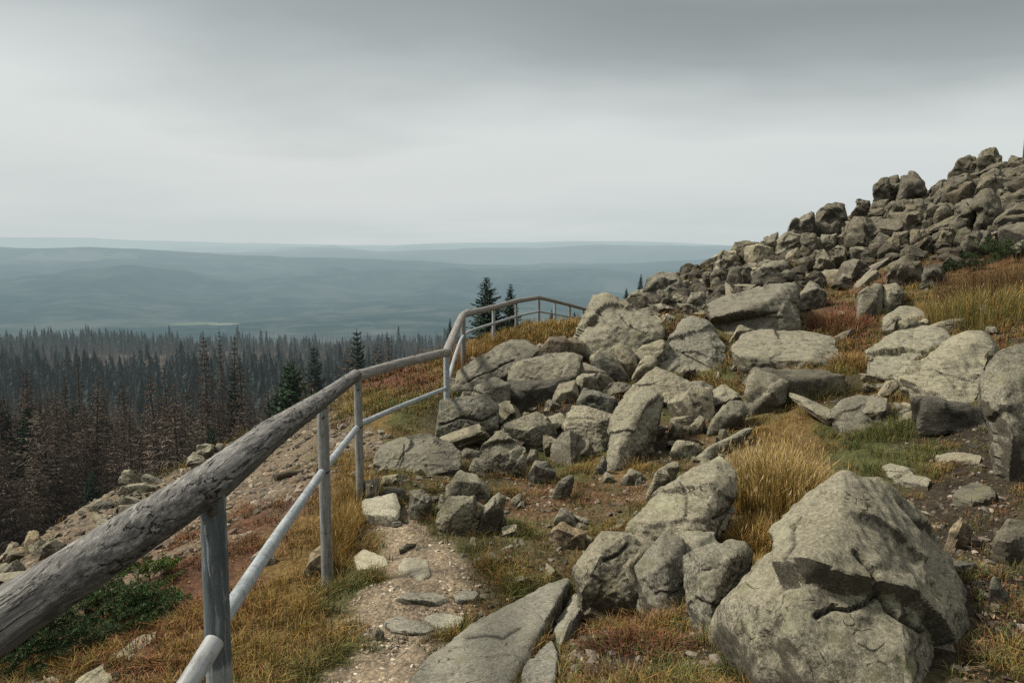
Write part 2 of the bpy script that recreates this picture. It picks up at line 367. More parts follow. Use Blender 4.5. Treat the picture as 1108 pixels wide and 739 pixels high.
# ------------------------------------------------------------------ ground cover map (painted on the terrain)
TYPES = ['path', 'scree', 'green', 'gold', 'red', 'soil', 'mix', 'litter']
TC = {'path': (.235, .19, .135), 'scree': (.155, .125, .09), 'green': (.065, .07, .025), 'gold': (.135, .09, .034), 'red': (.10, .05, .03), 'soil': (.038, .03, .022), 'mix': (.085, .075, .034), 'litter': (.125, .08, .045)}
SP = [  # px, py, rx, ry, type, weight
 (412,760,48,30,'path',3),(420,715,42,28,'path',3),(438,672,42,22,'path',3),(462,640,44,22,'path',3),(470,612,40,18,'path',2.5),(450,590,34,16,'path',2.6),(430,572,30,12,'path',2.4),(418,556,20,8,'path',1.6),(500,618,34,16,'path',1.2),
 (40,630,90,40,'scree',3),(130,585,90,35,'scree',3),(210,540,70,28,'scree',3),(300,505,60,24,'scree',2.6),(345,470,40,16,'scree',2),(270,540,50,24,'scree',1.6),(-80,660,80,60,'scree',3),(205,620,30,22,'scree',1.2),(410,478,18,22,'scree',1),
 (290,560,56,28,'red',3.4),(240,640,60,40,'red',2.6),(190,610,40,30,'red',2.2),(150,700,60,40,'red',2.2),(300,640,26,22,'green',1.6),(262,700,24,18,'red',2.2),(430,408,50,12,'red',2.8),(300,640,50,40,'gold',1.8),(330,590,36,40,'gold',2),(250,700,60,30,'gold',1.8),(320,690,50,40,'gold',1.5),(425,440,34,10,'green',2.2),(400,432,24,8,'gold',2),
 (372,545,18,50,'gold',2.4),(365,600,22,30,'gold',2.2),(386,650,22,34,'green',2.8),(500,690,14,20,'green',1.8),(370,680,26,30,'green',1.6),(385,590,12,20,'green',2),(345,720,30,25,'green',1.3),(430,500,16,8,'green',1.4),(395,520,12,24,'gold',1.6),(420,460,26,12,'gold',1.8),
 (540,352,40,12,'gold',2.8),(590,348,40,12,'gold',2.4),(505,385,20,14,'red',2),(520,372,26,10,'gold',1.8),(480,400,16,20,'gold',1.6),
 (850,500,36,60,'gold',3.2),(825,585,26,20,'gold',2),(935,485,50,22,'green',3),(920,455,60,14,'green',1.6),(985,500,40,24,'green',1.3),(1000,470,40,22,'soil',1.6),(1060,480,50,26,'soil',2.4),(1070,620,60,90,'soil',3),(990,560,50,40,'soil',2),(930,545,30,20,'gold',1.2),
 (700,705,90,30,'soil',1.4),(680,690,60,26,'red',1.4),(740,720,70,22,'green',1.3),(820,730,40,20,'soil',2),(630,720,20,20,'litter',1.2),
 (520,650,44,16,'litter',1.5),(575,628,34,12,'green',2),(590,650,44,10,'green',2.6),(620,600,40,16,'litter',1.2),(560,600,50,22,'mix',2),(610,540,50,18,'litter',2.2),(680,530,50,14,'litter',1.8),(650,560,60,14,'mix',1.5),(560,575,24,12,'green',1.8),(470,560,14,16,'green',2.2),(500,600,20,14,'green',2.0),(540,560,24,12,'green',1.8),(640,470,24,10,'green',1.6),(720,520,24,12,'green',1.5),(620,500,30,14,'green',1.5),(660,505,30,14,'gold',1.2),
 (730,440,40,16,'green',1.4),(735,470,40,20,'litter',1.2),(700,480,30,20,'soil',1.4),(770,425,50,12,'mix',1.6),(780,410,30,8,'green',1),(560,450,60,30,'soil',2),(640,420,50,30,'soil',2),(700,360,50,20,'soil',1),
 (905,345,36,16,'red',2.4),(900,385,40,12,'gold',1.8),(930,380,34,10,'red',1.8),(850,350,60,10,'mix',1),(880,420,70,16,'soil',2.2),(945,430,30,16,'gold',1.6),(960,310,60,14,'litter',1.4),(930,298,50,10,'red',1.8),(1010,330,50,20,'gold',1.8),(1030,350,40,12,'green',1.6),(1070,330,50,40,'gold',1.8),(1080,370,50,20,'soil',1.4),(1060,290,60,24,'red',1.4),
 (780,390,30,10,'mix',1.5),(760,320,50,14,'litter',1.6),(870,300,60,10,'litter',1.5),(990,260,80,20,'soil',1.6),(900,265,50,12,'soil',1.2),(960,235,50,12,'green',1.5),(1000,225,40,10,'red',1.6),(1060,210,50,14,'red',1.5),(870,265,40,8,'gold',1.4),(1050,220,80,30,'soil',2),(740,300,30,14,'gold',1.6),(1000,350,40,10,'green',1.0)]
def cover(x, y, z):
    px, py = proj(x, y, z); px = np.clip(px, -160, 1260); py = np.clip(py, 120, 770)
    j = n2(x, y, 1.3, 40, 3)*22; k = n2(x, y, 1.3, 50, 3)*14; px = px+j*np.clip(7/np.maximum(y, 2), .25, 2); py = py+k*np.clip(7/np.maximum(y, 2), .25, 2)
    Wt = np.zeros((len(x), len(TYPES))); Wt[:, TYPES.index('mix')] = .55
    for a, b, rx, ry, ty, wt_ in SP:
        Wt[:, TYPES.index(ty)] += wt_*np.exp(-(((px-a)/rx)**2+((py-b)/ry)**2))
    for i in range(len(TYPES)): Wt[:, i] *= np.exp(.9*n2(x, y, 1.9, 60+i, 3)+.7*n2(x, y, 7.0, 70+i, 2))
    Wt = Wt**2.2; return Wt/Wt.sum(1, keepdims=True)

# ------------------------------------------------------------------ near ground sheet
def build_ground():
    ys = np.concatenate([np.linspace(-3, 2, 60, endpoint=False), np.linspace(2, 9, 260, endpoint=False), np.linspace(9, 34, 300, endpoint=False), np.linspace(34, 66, 60)])
    ss = np.linspace(-1, 1, 620); ss = np.sign(ss)*np.abs(ss)**1.35*1.25
    X = ss[None]*(ys[:, None]+4.5); Y = np.repeat(ys[:, None], len(ss), 1); x = X.ravel(); y = Y.ravel()
    zz_ = Z(x, y)
    cw = cover(x, y, zz_)
    c = cw@np.array([TC[t] for t in TYPES])
    steep = np.clip((-zz_-6)/5, 0, 1)[:, None]; c = c*(1-steep)+np.array((.04, .036, .022))*steep
    sc = cw[:, 1]+cw[:, 0]*.3
    zz_ = zz_+sc*ridged(np.stack([x*3.2, y*3.2, x*0], 1), 5, 3)*.05
    n, m = len(ys), len(ss); i = np.arange(n-1)[:, None]*m; j = np.arange(m-1)[None]
    Fq = np.stack([i+j, i+j+1, i+m+j+1, i+m+j], 2).reshape(-1, 4)
    add('ground', mesh_np('ground', np.stack([x, y, zz_], 1), Fq, c), M['ground'], kind='structure', label='rocky mountain ground of gravel, soil and dry grass')
build_ground()

# ------------------------------------------------------------------ far land: wooded slope, valley and hills
FY = np.array([14, 18, 26, 36, 60, 100, 200, 350, 700, 820, 1200, 2500, 3300, 4200, 5200, 6200, 7000, 8200, 9500, 11000, 12500, 14500, 20000.])
FZ = np.array([-14, -12, -12.4, -14, -21, -30, -46, -62, -90, -112, -215, -292, -290, -262, -205, -120, 0, -130, -150, -60, 0, -300, -400.])
def zfar(x, y):
    y = np.maximum(y, 1); lz = np.interp(y, FY, FZ); px = W/2+F*x/y
    cA = np.interp(px, [-300, 0, 150, 220, 300, 370, 480, 600, 700, 780, 1000], [268, 267.5, 267, 271, 276.5, 281, 285, 287, 284, 281, 282])
    cB = np.interp(px, [-300, 0, 100, 250, 370, 430, 500, 600, 700, 780, 1000], [257, 256, 257, 263, 265, 265.5, 263, 261.5, 261, 264, 266])
    cM = np.interp(px, [-300, 0, 150, 300, 450, 600, 700, 800, 1000], [290, 284, 279, 275, 270.5, 267, 265, 267, 270]); zM = (268-cM)/F*9500
    zA = (268-cA)/F*7000; zB = (268-cB)/F*12500
    lz = lz+np.interp(y, [4000, 5500, 7000, 8200, 9500], [0, .45, 1, .3, 0])*zA+np.interp(y, [10500, 12500, 15000], [0, 1, .3])*zB+np.interp(y, [8000, 9500, 10800], [0, 1, 0])*(zM+150)
    k = np.clip(y/300, 0, 1)
    lz = lz+n2(x, y, 1/90., 31, 3)*3.0*np.clip(y/100, 0, 1)*np.clip(1-y/3000, 0, 1)
    hill = np.clip((y-2500)/2000, 0, 1)*np.clip(1-np.abs(y-7000)/1500, .25, 1)**.5
    lz = lz+n2(x, y, 1/1200., 33, 5)*135*np.clip((y-3000)/2000, 0, 1)*(1-.8*np.exp(-((y-7000)/900)**2))*(1-.85*np.exp(-((y-12500)/1300)**2))*(1-.7*np.exp(-((y-9500)/700)**2))
    lz = lz+n2(x, y, 1/14., 35, 2)*.5*np.clip(1-y/400, 0, 1)
    return lz
def m_far():
    t = NT('hazy wooded hills'); v = t.n('ShaderNodeNewGeometry').outputs['Position']
    a = t.noise(v, .0011, 5, .62, .5); b = t.noise(v, .008, 5, .7); d = t.noise(v, .09, 4, .7)
    st = t.noise(t.n('ShaderNodeMapping', ins={'Vector': v, 'Scale': (.0009, .0022, .001)}).outputs[0], 1.0, 4, .6, .8)
    c = t.ramp(a, [(.38, (.012, .025, .02)), (.5, (.05, .06, .045)), (.62, (.16, .15, .12))])
    c = t.mix(t.math('MULTIPLY', t.g(b, .55, .7), .6), c, (.17, .16, .13)); c = t.mix(t.math('MULTIPLY', t.g(b, .45, .3), .8), c, (.012, .022, .018))
    c = t.mix(t.math('MULTIPLY', t.g(st, .6, .7), .4), c, (.2, .19, .14))
    c = t.mix(t.g(st, .46, .36), c, (.015, .028, .025))
    # bright meadow in the valley
    q = t.n('ShaderNodeSeparateXYZ', ins={0: v}); X, Y = q.outputs['X'], q.outputs['Y']
    def spot(cx, cy, rx, ry):
        dx = t.math('DIVIDE', t.math('SUBTRACT', X, cx), rx); dy = t.math('DIVIDE', t.math('SUBTRACT', Y, cy), ry)
        r2 = t.math('ADD', t.math('MULTIPLY', dx, dx), t.math('MULTIPLY', dy, dy))
        return t.g(t.math('ADD', r2, t.math('MULTIPLY', t.math('SUBTRACT', b, .5), 5.0)), 1.0, .5)
    c = t.mix(spot(-1240, 3080, 85, 100), c, (.25, .31, .18)); c = t.mix(spot(-1110, 3040, 60, 60), c, (.34, .36, .26))
    c = t.mix(t.math('MULTIPLY', spot(-3500, 6500, 520, 330), .75), c, (.42, .42, .34)); c = t.mix(t.math('MULTIPLY', spot(-4350, 6200, 160, 420), .7), c, (.4, .38, .3))
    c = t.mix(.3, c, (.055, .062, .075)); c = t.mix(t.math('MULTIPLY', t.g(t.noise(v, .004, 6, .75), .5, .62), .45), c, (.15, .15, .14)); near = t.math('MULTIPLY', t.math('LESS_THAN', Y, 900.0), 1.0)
    c = t.mix(near, c, t.ramp(d, [(.35, (.03, .026, .02)), (.55, (.09, .075, .056)), (.7, (.15, .13, .10))]))
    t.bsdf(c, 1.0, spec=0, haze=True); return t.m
M['far'] = m_far()
def build_far():
    y = np.concatenate([np.geomspace(14, 900, 170, endpoint=False), np.geomspace(900, 20000, 260)]); s_ = np.linspace(-1.7, 1.7, 420)
    Y = np.repeat(y[:, None], len(s_), 1).ravel(); X = (s_[None]*(y[:, None]+20)).ravel()
    n, m = len(y), len(s_); i = np.arange(n-1)[:, None]*m; j = np.arange(m-1)[None]
    Fq = np.stack([i+j, i+j+1, i+m+j+1, i+m+j], 2).reshape(-1, 4)
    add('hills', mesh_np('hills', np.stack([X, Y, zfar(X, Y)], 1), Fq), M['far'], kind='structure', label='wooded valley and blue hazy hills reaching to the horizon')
build_far()

# ------------------------------------------------------------------ rocks
_ICO = {}
def ico(n):
    if n not in _ICO:
        bm = bmesh.new(); bmesh.ops.create_icosphere(bm, subdivisions=n, radius=1)
        _ICO[n] = (np.array([v.co[:] for v in bm.verts]), np.array([[v.index for v in f.verts] for f in bm.faces])); bm.free()
    return _ICO[n]
JOINT = np.array([.5, .28, -.2])
HULLS = []
_ADJ = {}
def relax(n, a, it=1, k=.5):
    if n not in _ADJ:
        Fc = ico(n)[1]; E = np.concatenate([Fc[:, [0, 1]], Fc[:, [1, 2]], Fc[:, [2, 0]]]); _ADJ[n] = (E[:, 0], E[:, 1], np.bincount(E[:, 1], minlength=len(ico(n)[0])))
    i, j, c = _ADJ[n]
    for _ in range(it): a = a*(1-k)+k*np.bincount(j, a[i], minlength=len(a))/c
    return a
def hull_planes(pts):
    bm = bmesh.new()
    for p in pts: bm.verts.new(p)
    bmesh.ops.convex_hull(bm, input=bm.verts)
    bm.verts.index_update(); used = [v for v in bm.verts if v.link_faces]
    cen = np.mean([v.co[:] for v in used], 0); N = []; D = []
    vol = []
    for f in bm.faces:
        if f.calc_area() < 1e-7: continue
        f.normal_update(); n = np.array(f.normal[:]); d = n@np.array(f.verts[0].co[:])
        if n@cen > d: n, d = -n, -d
        if any(n@a > .985 and abs(d-b) < .02*np.ptp(pts, 0).max() for a, b in zip(N, D)): continue
        N.append(n); D.append(d)
    bm.free()
    return np.array(N), np.array(D), cen
def rock_mesh(name, pts, sub, seed, rough=1.0, p=80, chips=7, cracks=(), dents=(), strata=0, track=True, parts=None, notch=1, nd=.14, facet=1.35, joints=3):
    pts = np.array(pts, float); N, D, cen = hull_planes(pts)
    if track: HULLS.append((N, D, pts.min(0), pts.max(0)))
    size = np.ptp(pts, 0); hs = np.maximum(size/2, size.max()*.12); g = random.Random(seed)
    # normalised space
    Nn = N*hs; ln = np.linalg.norm(Nn, axis=1); Dn = (D-N@cen)/ln; Nn = Nn/ln[:, None]
    keep = Dn > .03; Nn = Nn[keep]; Dn = Dn[keep]
    Vn = (pts-cen)/hs
    for _ in range(chips):    # broken corners
        v = Vn[g.randrange(len(Vn))]; a = v/np.linalg.norm(v)+np.array([g.gauss(0, .35) for _ in range(3)]); a /= np.linalg.norm(a)
        sup = (Vn@a).max(); Nn = np.vstack([Nn, a]); Dn = np.append(Dn, sup*g.uniform(.88, .98))
    U, Fc = ico(sub); dots = np.maximum(U@Nn.T, 1e-6)/Dn
    wq = dots**p; sw = wq.sum(1); r = sw**(-1/p)
    NW = (wq/sw[:, None])@(Nn/hs); NW /= np.linalg.norm(NW, axis=1)[:, None]
    if parts:      # several blocks grown together, creased where they meet
        r2 = np.zeros(len(U))
        for pp in parts:
            n_, d_, _ = hull_planes(np.array(pp)); nn = n_*hs; ll = np.linalg.norm(nn, axis=1); dd = (d_-n_@cen)/ll; nn = nn/ll[:, None]
            if (dd <= .02).any(): print('part misses centre', dd.min()); dd = np.maximum(dd, .03)
            wk = (np.maximum(U@nn.T, 1e-6)/dd)**p; sk = wk.sum(1); rk = sk**(-1/p); b = rk > r2; r2[b] = rk[b]
            nk = (wk/sk[:, None])@(nn/hs); nk /= np.linalg.norm(nk, axis=1)[:, None]; NW[b] = nk[b]
        r = np.minimum(r2, r*1.05)
    g3 = np.random.default_rng(seed+77)
    # three joint directions of the bedrock: a stack of offset blocks instead of one smooth body
    if joints:
        e_ = g3.normal(0, .22, 3)+JOINT; ca, cb, cc_ = np.cos(e_); sa, sb, sc_ = np.sin(e_)
        RM = np.array([[ca, -sa, 0], [sa, ca, 0], [0, 0, 1]])@np.array([[cb, 0, sb], [0, 1, 0], [-sb, 0, cb]])@np.array([[1, 0, 0], [0, cc_, -sc_], [0, sc_, cc_]])
        best = np.zeros(len(U)); bn = NW.copy()
        for _ in range(joints):
            rb = np.full(len(U), 9.0); nb_ = NW.copy()
            for ax_ in range(3):
                for sg in (-1, 1):
                    n_ = RM[:, ax_]*sg*hs; L_ = np.linalg.norm(n_); n_ = n_/L_; sup = (Vn@n_).max()
                    if g3.random() < .55: continue
                    rr_ = sup*g3.uniform(.58, .9)/np.maximum(U@n_, 1e-3); m_ = rr_ < rb; rb[m_] = rr_[m_]; nb_[m_] = (n_/hs)/np.linalg.norm(n_/hs)
            m_ = rb > best; best[m_] = rb[m_]; bn[m_] = nb_[m_]
        m_ = best < r; r[m_] = best[m_]; NW[m_] = bn[m_]
    for _ in range(notch):     # wedges broken out of the block
        v = g3.normal(0, 1, 3)+np.array([0, -.6, .3]); v /= np.linalg.norm(v); i0 = int(np.argmax(U@v)); v = U[i0]; rho = r[i0]*(1-nd*g3.uniform(.35, 1.1))
        ax = np.cross(v, g3.normal(0, 1, 3)); ax /= np.linalg.norm(ax); t1 = g3.uniform(.1, .6); t2 = g3.uniform(.8, 1.12)
        na = v*math.cos(t1)+ax*math.sin(t1); nb = v*math.cos(t2)-ax*math.sin(t2)
        ra = (na@v*rho)/np.maximum(U@na, 1e-4); rb = (nb@v*rho)/np.maximum(U@nb, 1e-4); rk = np.maximum(ra, rb); hit_ = (rk < r)
        r = np.where(hit_, rk, r); nn = np.where((ra > rb)[:, None], na, nb)/hs; nn /= np.linalg.norm(nn, axis=1)[:, None]; NW[hit_] = nn[hit_]
    rs = relax(sub, r, {7: 14, 6: 7}.get(sub, 3)); i, j, _ = _ADJ[sub]; st_ = np.abs(r[i]-r[j])/(np.linalg.norm(U[i]-U[j], axis=1)*r[i]); mx = np.zeros(len(r)); np.maximum.at(mx, j, st_)
    wr = relax(sub, np.clip((mx-.9)/.8, 0, 1), 3); wr = np.clip(wr*1.6, 0, 1); r = r*(1-wr)+rs*wr
    if sub == 7: r = relax(sub, r, 3)
    V = U*r[:, None]*hs+cen; s_ = float(np.mean(np.sort(size)[1:])); q = V/s_
    lo = .45 if sub >= 6 else .8
    d = fbm(q*1.7, seed, 2)*.003+fbm(q*8, seed+9, 3)*.005*lo+fbm(q*30, seed+23, 2)*.0022*(sub >= 6)
    gr = np.random.default_rng(seed)       # broken facets: every cell of the surface is its own tilted plane
    for nc, amp, til, wob in ((int(gr.integers(7, 11)), .008, .03, .04), (36, .0035*lo, .035*lo, .03), (170, .0018*lo, .05*lo, .015)):
        if sub < 5 and nc > 100: continue
        cid = gr.choice(len(V), nc, False); cc = q[cid]; qq = q+np.stack([fbm(q*5, seed+k, 2) for k in (41, 43, 47)], 1)*wob
        d2 = (qq**2).sum(1)[:, None]+(cc**2).sum(1)[None]-2*qq@cc.T; o1 = np.argmin(d2, 1)
        G = gr.normal(0, til*facet, (nc, 3)); d += gr.normal(0, amp*facet, nc)[o1]+((q-cc[o1])*G[o1]).sum(1)
    d = relax(sub, d, 2 if sub == 7 else 1)
    if strata:
        ax = np.array([.35, .25, .9]); h_ = q@ax*strata+fbm(q*1.2, seed+3, 2)*.6; d += (np.abs((h_ % 1)-.5)-.25)*.035
    if sub >= 6: d += fbm(q*26, seed+19, 2)*.006
    k_ = {7: 8, 6: 4}.get(sub, 2); NW = np.stack([relax(sub, NW[:, q_], k_) for q_ in range(3)], 1); NW /= np.linalg.norm(NW, axis=1)[:, None]; dr = NW; V = V+dr*(d*rough*s_)[:, None]
    px, py = proj(V[:, 0], V[:, 1], V[:, 2]); front = (dr[:, 1] < .35); dk = np.zeros(len(V))
    for line, wd, dp in cracks:
        if sub < 7: wd, dp = wd*.6, dp*.5
        best = np.full(len(V), 1e9); jx = px+fbm(q*7, seed+31, 2)*wd*1.2; jy = py+fbm(q*7, seed+33, 2)*wd*1.2
        for (x0, y0), (x1, y1) in zip(line[:-1], line[1:]):
            L2 = (x1-x0)**2+(y1-y0)**2; t = np.clip(((jx-x0)*(x1-x0)+(jy-y0)*(y1-y0))/L2, 0, 1)
            best = np.minimum(best, np.hypot(jx-x0-t*(x1-x0), jy-y0-t*(y1-y0)))
        V = V-dr*(np.exp(-(best/wd)**2)*dp*front)[:, None]; dk = np.maximum(dk, np.exp(-(best/(wd*.75))**2)*front)
    for x0, y0, rx, ry, dp in dents:
        e2 = ((px-x0)/rx)**2+((py-y0)/ry)**2; V = V-dr*(np.exp(-e2**1.5)*dp*front)[:, None]
    rock_mesh.dk = dk
    return V, Fc, cen
NR = [0]
def rock(label, out, d=None, ridge=(), rec=None, thick=None, sub=5, mat='rock', name='boulder', cat='rock', flat=0, rough=1.0, chips=1, p=150, cracks=(), dents=(), strata=0, group=None, parts=None, notch=1, nd=.14, facet=1.35, joints=3):
    NR[0] += 1; seed = NR[0]*17+3; out = [tuple(map(float, o[:2])) for o in out]
    ymax = max(o[1] for o in out); ymin = min(o[1] for o in out); xs = [o[0] for o in out]
    pts = []
    if flat:
        for x, y in out:
            dd = hit(x, y) or 20; q = P(x, y, dd); pts += [(q[0], q[1], q[2]+flat), (q[0], q[1], q[2]-.22)]
        c0 = np.mean(pts, 0); 
        for x, y in out:
            dd = hit(x, y) or 20; q = np.array(P(x, y, dd)); q = q*.75+c0*.25; pts.append((q[0], q[1], q[2]+flat*1.35))
    else:
        if d is None:
            low = [o for o in out if o[1] > ymax-.12*(ymax-ymin)-1]; bx = sum(o[0] for o in low)/len(low)
            d = hit(bx, ymax) or 29.5
        else:
            low = [o for o in out if o[1] > ymax-.12*(ymax-ymin)-1]; hb = hit(sum(o[0] for o in low)/len(low), min(ymax, 735)); d = min(d, (hb or 99)+.05) if ymax < 735 else d
        hm = (ymax-ymin)/F*d; wm = (max(xs)-min(xs))/F*d
        if rec is None: rec = .45*hm
        if thick is None: thick = .7*min(hm, wm)+.25*max(hm, wm)
        cx = sum(xs)/len(xs); cy = (ymax+ymin)/2
        for x, y in out:
            fr = (ymax-y)/(ymax-ymin+1e-6); de = d+rec*fr
            pts.append(P(x, y, de))
            pts.append(P(cx+(x-cx)*.86, cy+(y-cy)*.86+2, de+thick*(.75+.25*fr)))
            if fr < .35: q = P(x, y, de); pts.append((q[0], q[1]+.05, q[2]-.12-.02*d))
        if not ridge:
            rg = random.Random(seed+5); yy = ymin+(ymax-ymin)*rg.uniform(.25, .45); x0_, x1_ = min(xs), max(xs); tl = rg.uniform(-.14, .14)*(ymax-ymin)
            ridge = [(x0_+(x1_-x0_)*rg.uniform(.22, .36), yy+tl, -rg.uniform(.16, .30)*hm), (x0_+(x1_-x0_)*rg.uniform(.62, .78), yy-tl, -rg.uniform(.16, .30)*hm)]
        for x, y, dd in ridge:
            fr = (ymax-y)/(ymax-ymin+1e-6); pts.append(P(x, y, d+rec*fr+dd))
    if parts: pts = list(parts[0]); parts = None
    if flat: notch = 0; joints = 0
    V, Fc, cen = rock_mesh('rock', pts, sub, seed, rough, p, chips, cracks, dents, strata, True, parts, notch, nd, facet, joints)
    org = np.array([cen[0], cen[1], V[:, 2].min()]); me = mesh_np(name, V-org, Fc, sharp=22)
    if cracks: me.attributes.new('dk', 'FLOAT', 'POINT').data.foreach_set('value', rock_mesh.dk.astype(np.float32))
    return add(name, me, M[mat], loc=tuple(org), label=label, cat=cat, group=group)

# ---- foreground right
def block(front, th, drop=.28):
    a = [P(*q) for q in front]; c = np.mean(a, 0)
    return a+[(x*.9+c[0]*.1+.02, y+th, z*1.0-drop) for x, y, z in a]
HB = [block([(788,677,3.2),(790,645,3.25),(869,547,3.52),(917,508,3.58),(962,524,3.72),(1018,576,3.8),(1064,673,3.6),(1090,716,3.42),(1102,800,3.15),(857,735,3.0),(906,575,3.14),(848,650,2.90),(874,800,2.66),(984,655,2.92),(1002,800,2.56),(1042,660,3.28)], .45, .3)]
HB0 = [
      block([(960,640,3.02),(997,612,3.25),(1024,632,3.28),(1055,678,3.12),(1069,714,3.06),(1070,800,2.9),(997,800,2.62),(978,690,2.80)], .6, .25)]
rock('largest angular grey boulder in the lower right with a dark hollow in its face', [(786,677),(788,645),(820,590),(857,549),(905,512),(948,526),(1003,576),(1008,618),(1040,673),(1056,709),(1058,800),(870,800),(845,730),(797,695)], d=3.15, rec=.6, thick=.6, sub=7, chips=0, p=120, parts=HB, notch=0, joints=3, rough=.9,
     cracks=[([(884,668),(904,656),(920,659),(938,650),(950,638),(944,616),(926,598)],2.6,.035),([(950,640),(960,658),(978,670),(996,684)],2.6,.03),([(996,690),(992,708),(996,724),(990,742)],1.4,.008),([(865,560),(858,575),(860,590),(848,606)],1.6,.010),([(917,515),(920,532),(914,548)],1.2,.006)], dents=[(920,640,22,16,.03)], facet=1.6)
rock('upright wedge of grey rock against the left side of the largest boulder', [(738,622),(738,599),(770,585),(806,588),(815,600),(792,630),(785,677),(770,693),(754,668)], d=3.75, rec=.35, sub=6, ridge=[(748,606,-.08),(790,604,-.10),(770,650,-.1)])
rock('pale angular rock with a pointed left end above the reddish heather', [(617,613),(650,572),(683,572),(692,590),(672,618),(687,631),(696,662),(628,642)], d=4.35, rec=.35, sub=6, ridge=[(650,600,-.12),(640,618,-.1)], cracks=[([(655,608),(672,598),(680,590)],3,.05)])
rock('blocky middle rock of the pale cluster beside the foreground slab', [(650,613),(690,574),(715,585),(702,610),(703,657),(682,654),(660,632)], d=4.4, rec=.4, sub=5, ridge=[(680,612,-.14),(693,600,-.1)])
rock('grey rock with bluish broken faces between the cluster and the upright wedge', [(687,613),(719,578),(738,585),(741,640),(742,666),(715,668),(696,645)], d=4.3, rec=.4, sub=6, ridge=[(712,620,-.12),(725,600,-.06)], dents=[(712,625,8,14,.03)])
rock('large tilted grey rock left of the tall golden grass', [(678,567),(710,535),(750,508),(779,485),(800,508),(797,535),(779,563),(765,592),(740,600),(719,585),(692,578)], d=4.75, rec=.8, sub=6, thick=.6, ridge=[(735,548,-.14),(775,515,-.12),(760,560,-.18),(700,565,-.1)], cracks=[([(772,560),(790,552),(800,545)],3,.04),([(735,520),(745,540),(742,560)],2,.02)])
rock('low grey rock filling the gap under the large tilted rock', [(715,590),(745,572),(775,575),(782,600),(765,618),(735,630),(718,620)], d=4.35, rec=.3, sub=5)
rock('wide flat slab with a long crack beside the path', [(425,775),(447,739),(507,688),(539,667),(587,641),(621,627),(617,644),(598,680),(570,716),(540,775)], flat=.055, sub=7, rough=.55, mat='slab_near', name='stone_slab', cat='slab', chips=2, p=60, cracks=[([(505,691),(528,687),(545,690),(562,680)],2.0,.007)])
rock('small cracked slab at the upper end of the wide flat slab', [(603,676),(622,650),(638,652),(630,678),(607,703),(597,694)], flat=.05, sub=5, rough=.5, mat='slab_near', name='stone_slab', cat='slab', chips=2)
rock('narrow slab along the right edge of the wide flat slab', [(550,775),(568,728),(598,696),(603,712),(601,739),(598,775)], flat=.04, sub=6, rough=.5, mat='slab_near', name='stone_slab', cat='slab', chips=2)
rock('brown rounded stone half buried in the grass right of the path', [(592,579),(608,563),(634,576),(632,594),(601,597)], sub=5, mat='rock_brown', name='stone', cat='stone')
rock('small grey stone behind the brown rounded stone', [(598,563),(606,548),(620,556),(626,572),(610,570)], sub=4, name='stone', cat='stone')
rock('thin grey ledge lying above the large tilted rock', [(698,537),(706,520),(729,498),(736,501),(731,518),(712,531)], sub=5, mat='rock_b', d=6.6)
rock('grey wedge rock up the slope from the thin ledge', [(762,472),(771,455),(790,432),(805,433),(812,446),(790,458),(772,473)], sub=5, mat='rock_b')
rock('long thin rock ledge behind the tall golden grass', [(742,505),(775,481),(810,461),(820,459),(800,478),(765,502)], sub=5, mat='rock_b', rec=.5)
rock('small rounded stone below the leaning pillar rock', [(671,519),(682,508),(694,513),(691,524),(678,527)], sub=4, name='stone', cat='stone')
rock('small flat grey stone lying in the green grass on the right', [(953,511),(964,507),(1007,525),(1004,533),(964,527)], flat=.06, sub=5, name='stone', cat='stone', mat='rock_b')
rock('thin pale stone lying in the shade near the right edge', [(1011,497),(1037,493),(1068,497),(1060,503),(1018,503)], flat=.04, sub=4, name='stone', cat='stone')
rock('tall dark streaked boulder cut by the right edge', [(1059,419),(1066,396),(1077,379),(1108,368),(1160,362),(1175,500),(1120,530),(1092,512),(1068,455)], d=5.9, rec=.5, sub=6, mat='rock', joints=0, notch=1, ridge=[(1085,420,-.15),(1095,470,-.2)])
rock('dark stone low in the shadow at the right edge', [(1075,585),(1090,560),(1120,565),(1125,610),(1090,612)], sub=4, mat='rock_shade', name='stone', cat='stone')
rock('rust brown stone on the dark soil right of the largest boulder', [(1022,590),(1028,572),(1040,558),(1052,575),(1046,592),(1032,598)], sub=4, mat='rock_brown', name='stone', cat='stone')
rock('pointed grey stone among dead leaves near the right edge', [(1066,655),(1075,622),(1090,640),(1088,660)], sub=4, mat='rock_shade', name='stone', cat='stone')
rock('flat mossy rock beneath the thin pale stone', [(1030,545),(1050,528),(1075,533),(1078,545),(1050,552)], flat=.06, sub=4, mat='rock_shade', name='stone', cat='stone')
rock('grey rock with an ochre top in the gap below the tilted slab', [(896,449),(905,440),(931,427),(945,434),(944,467),(916,469)], sub=5, rec=.5)
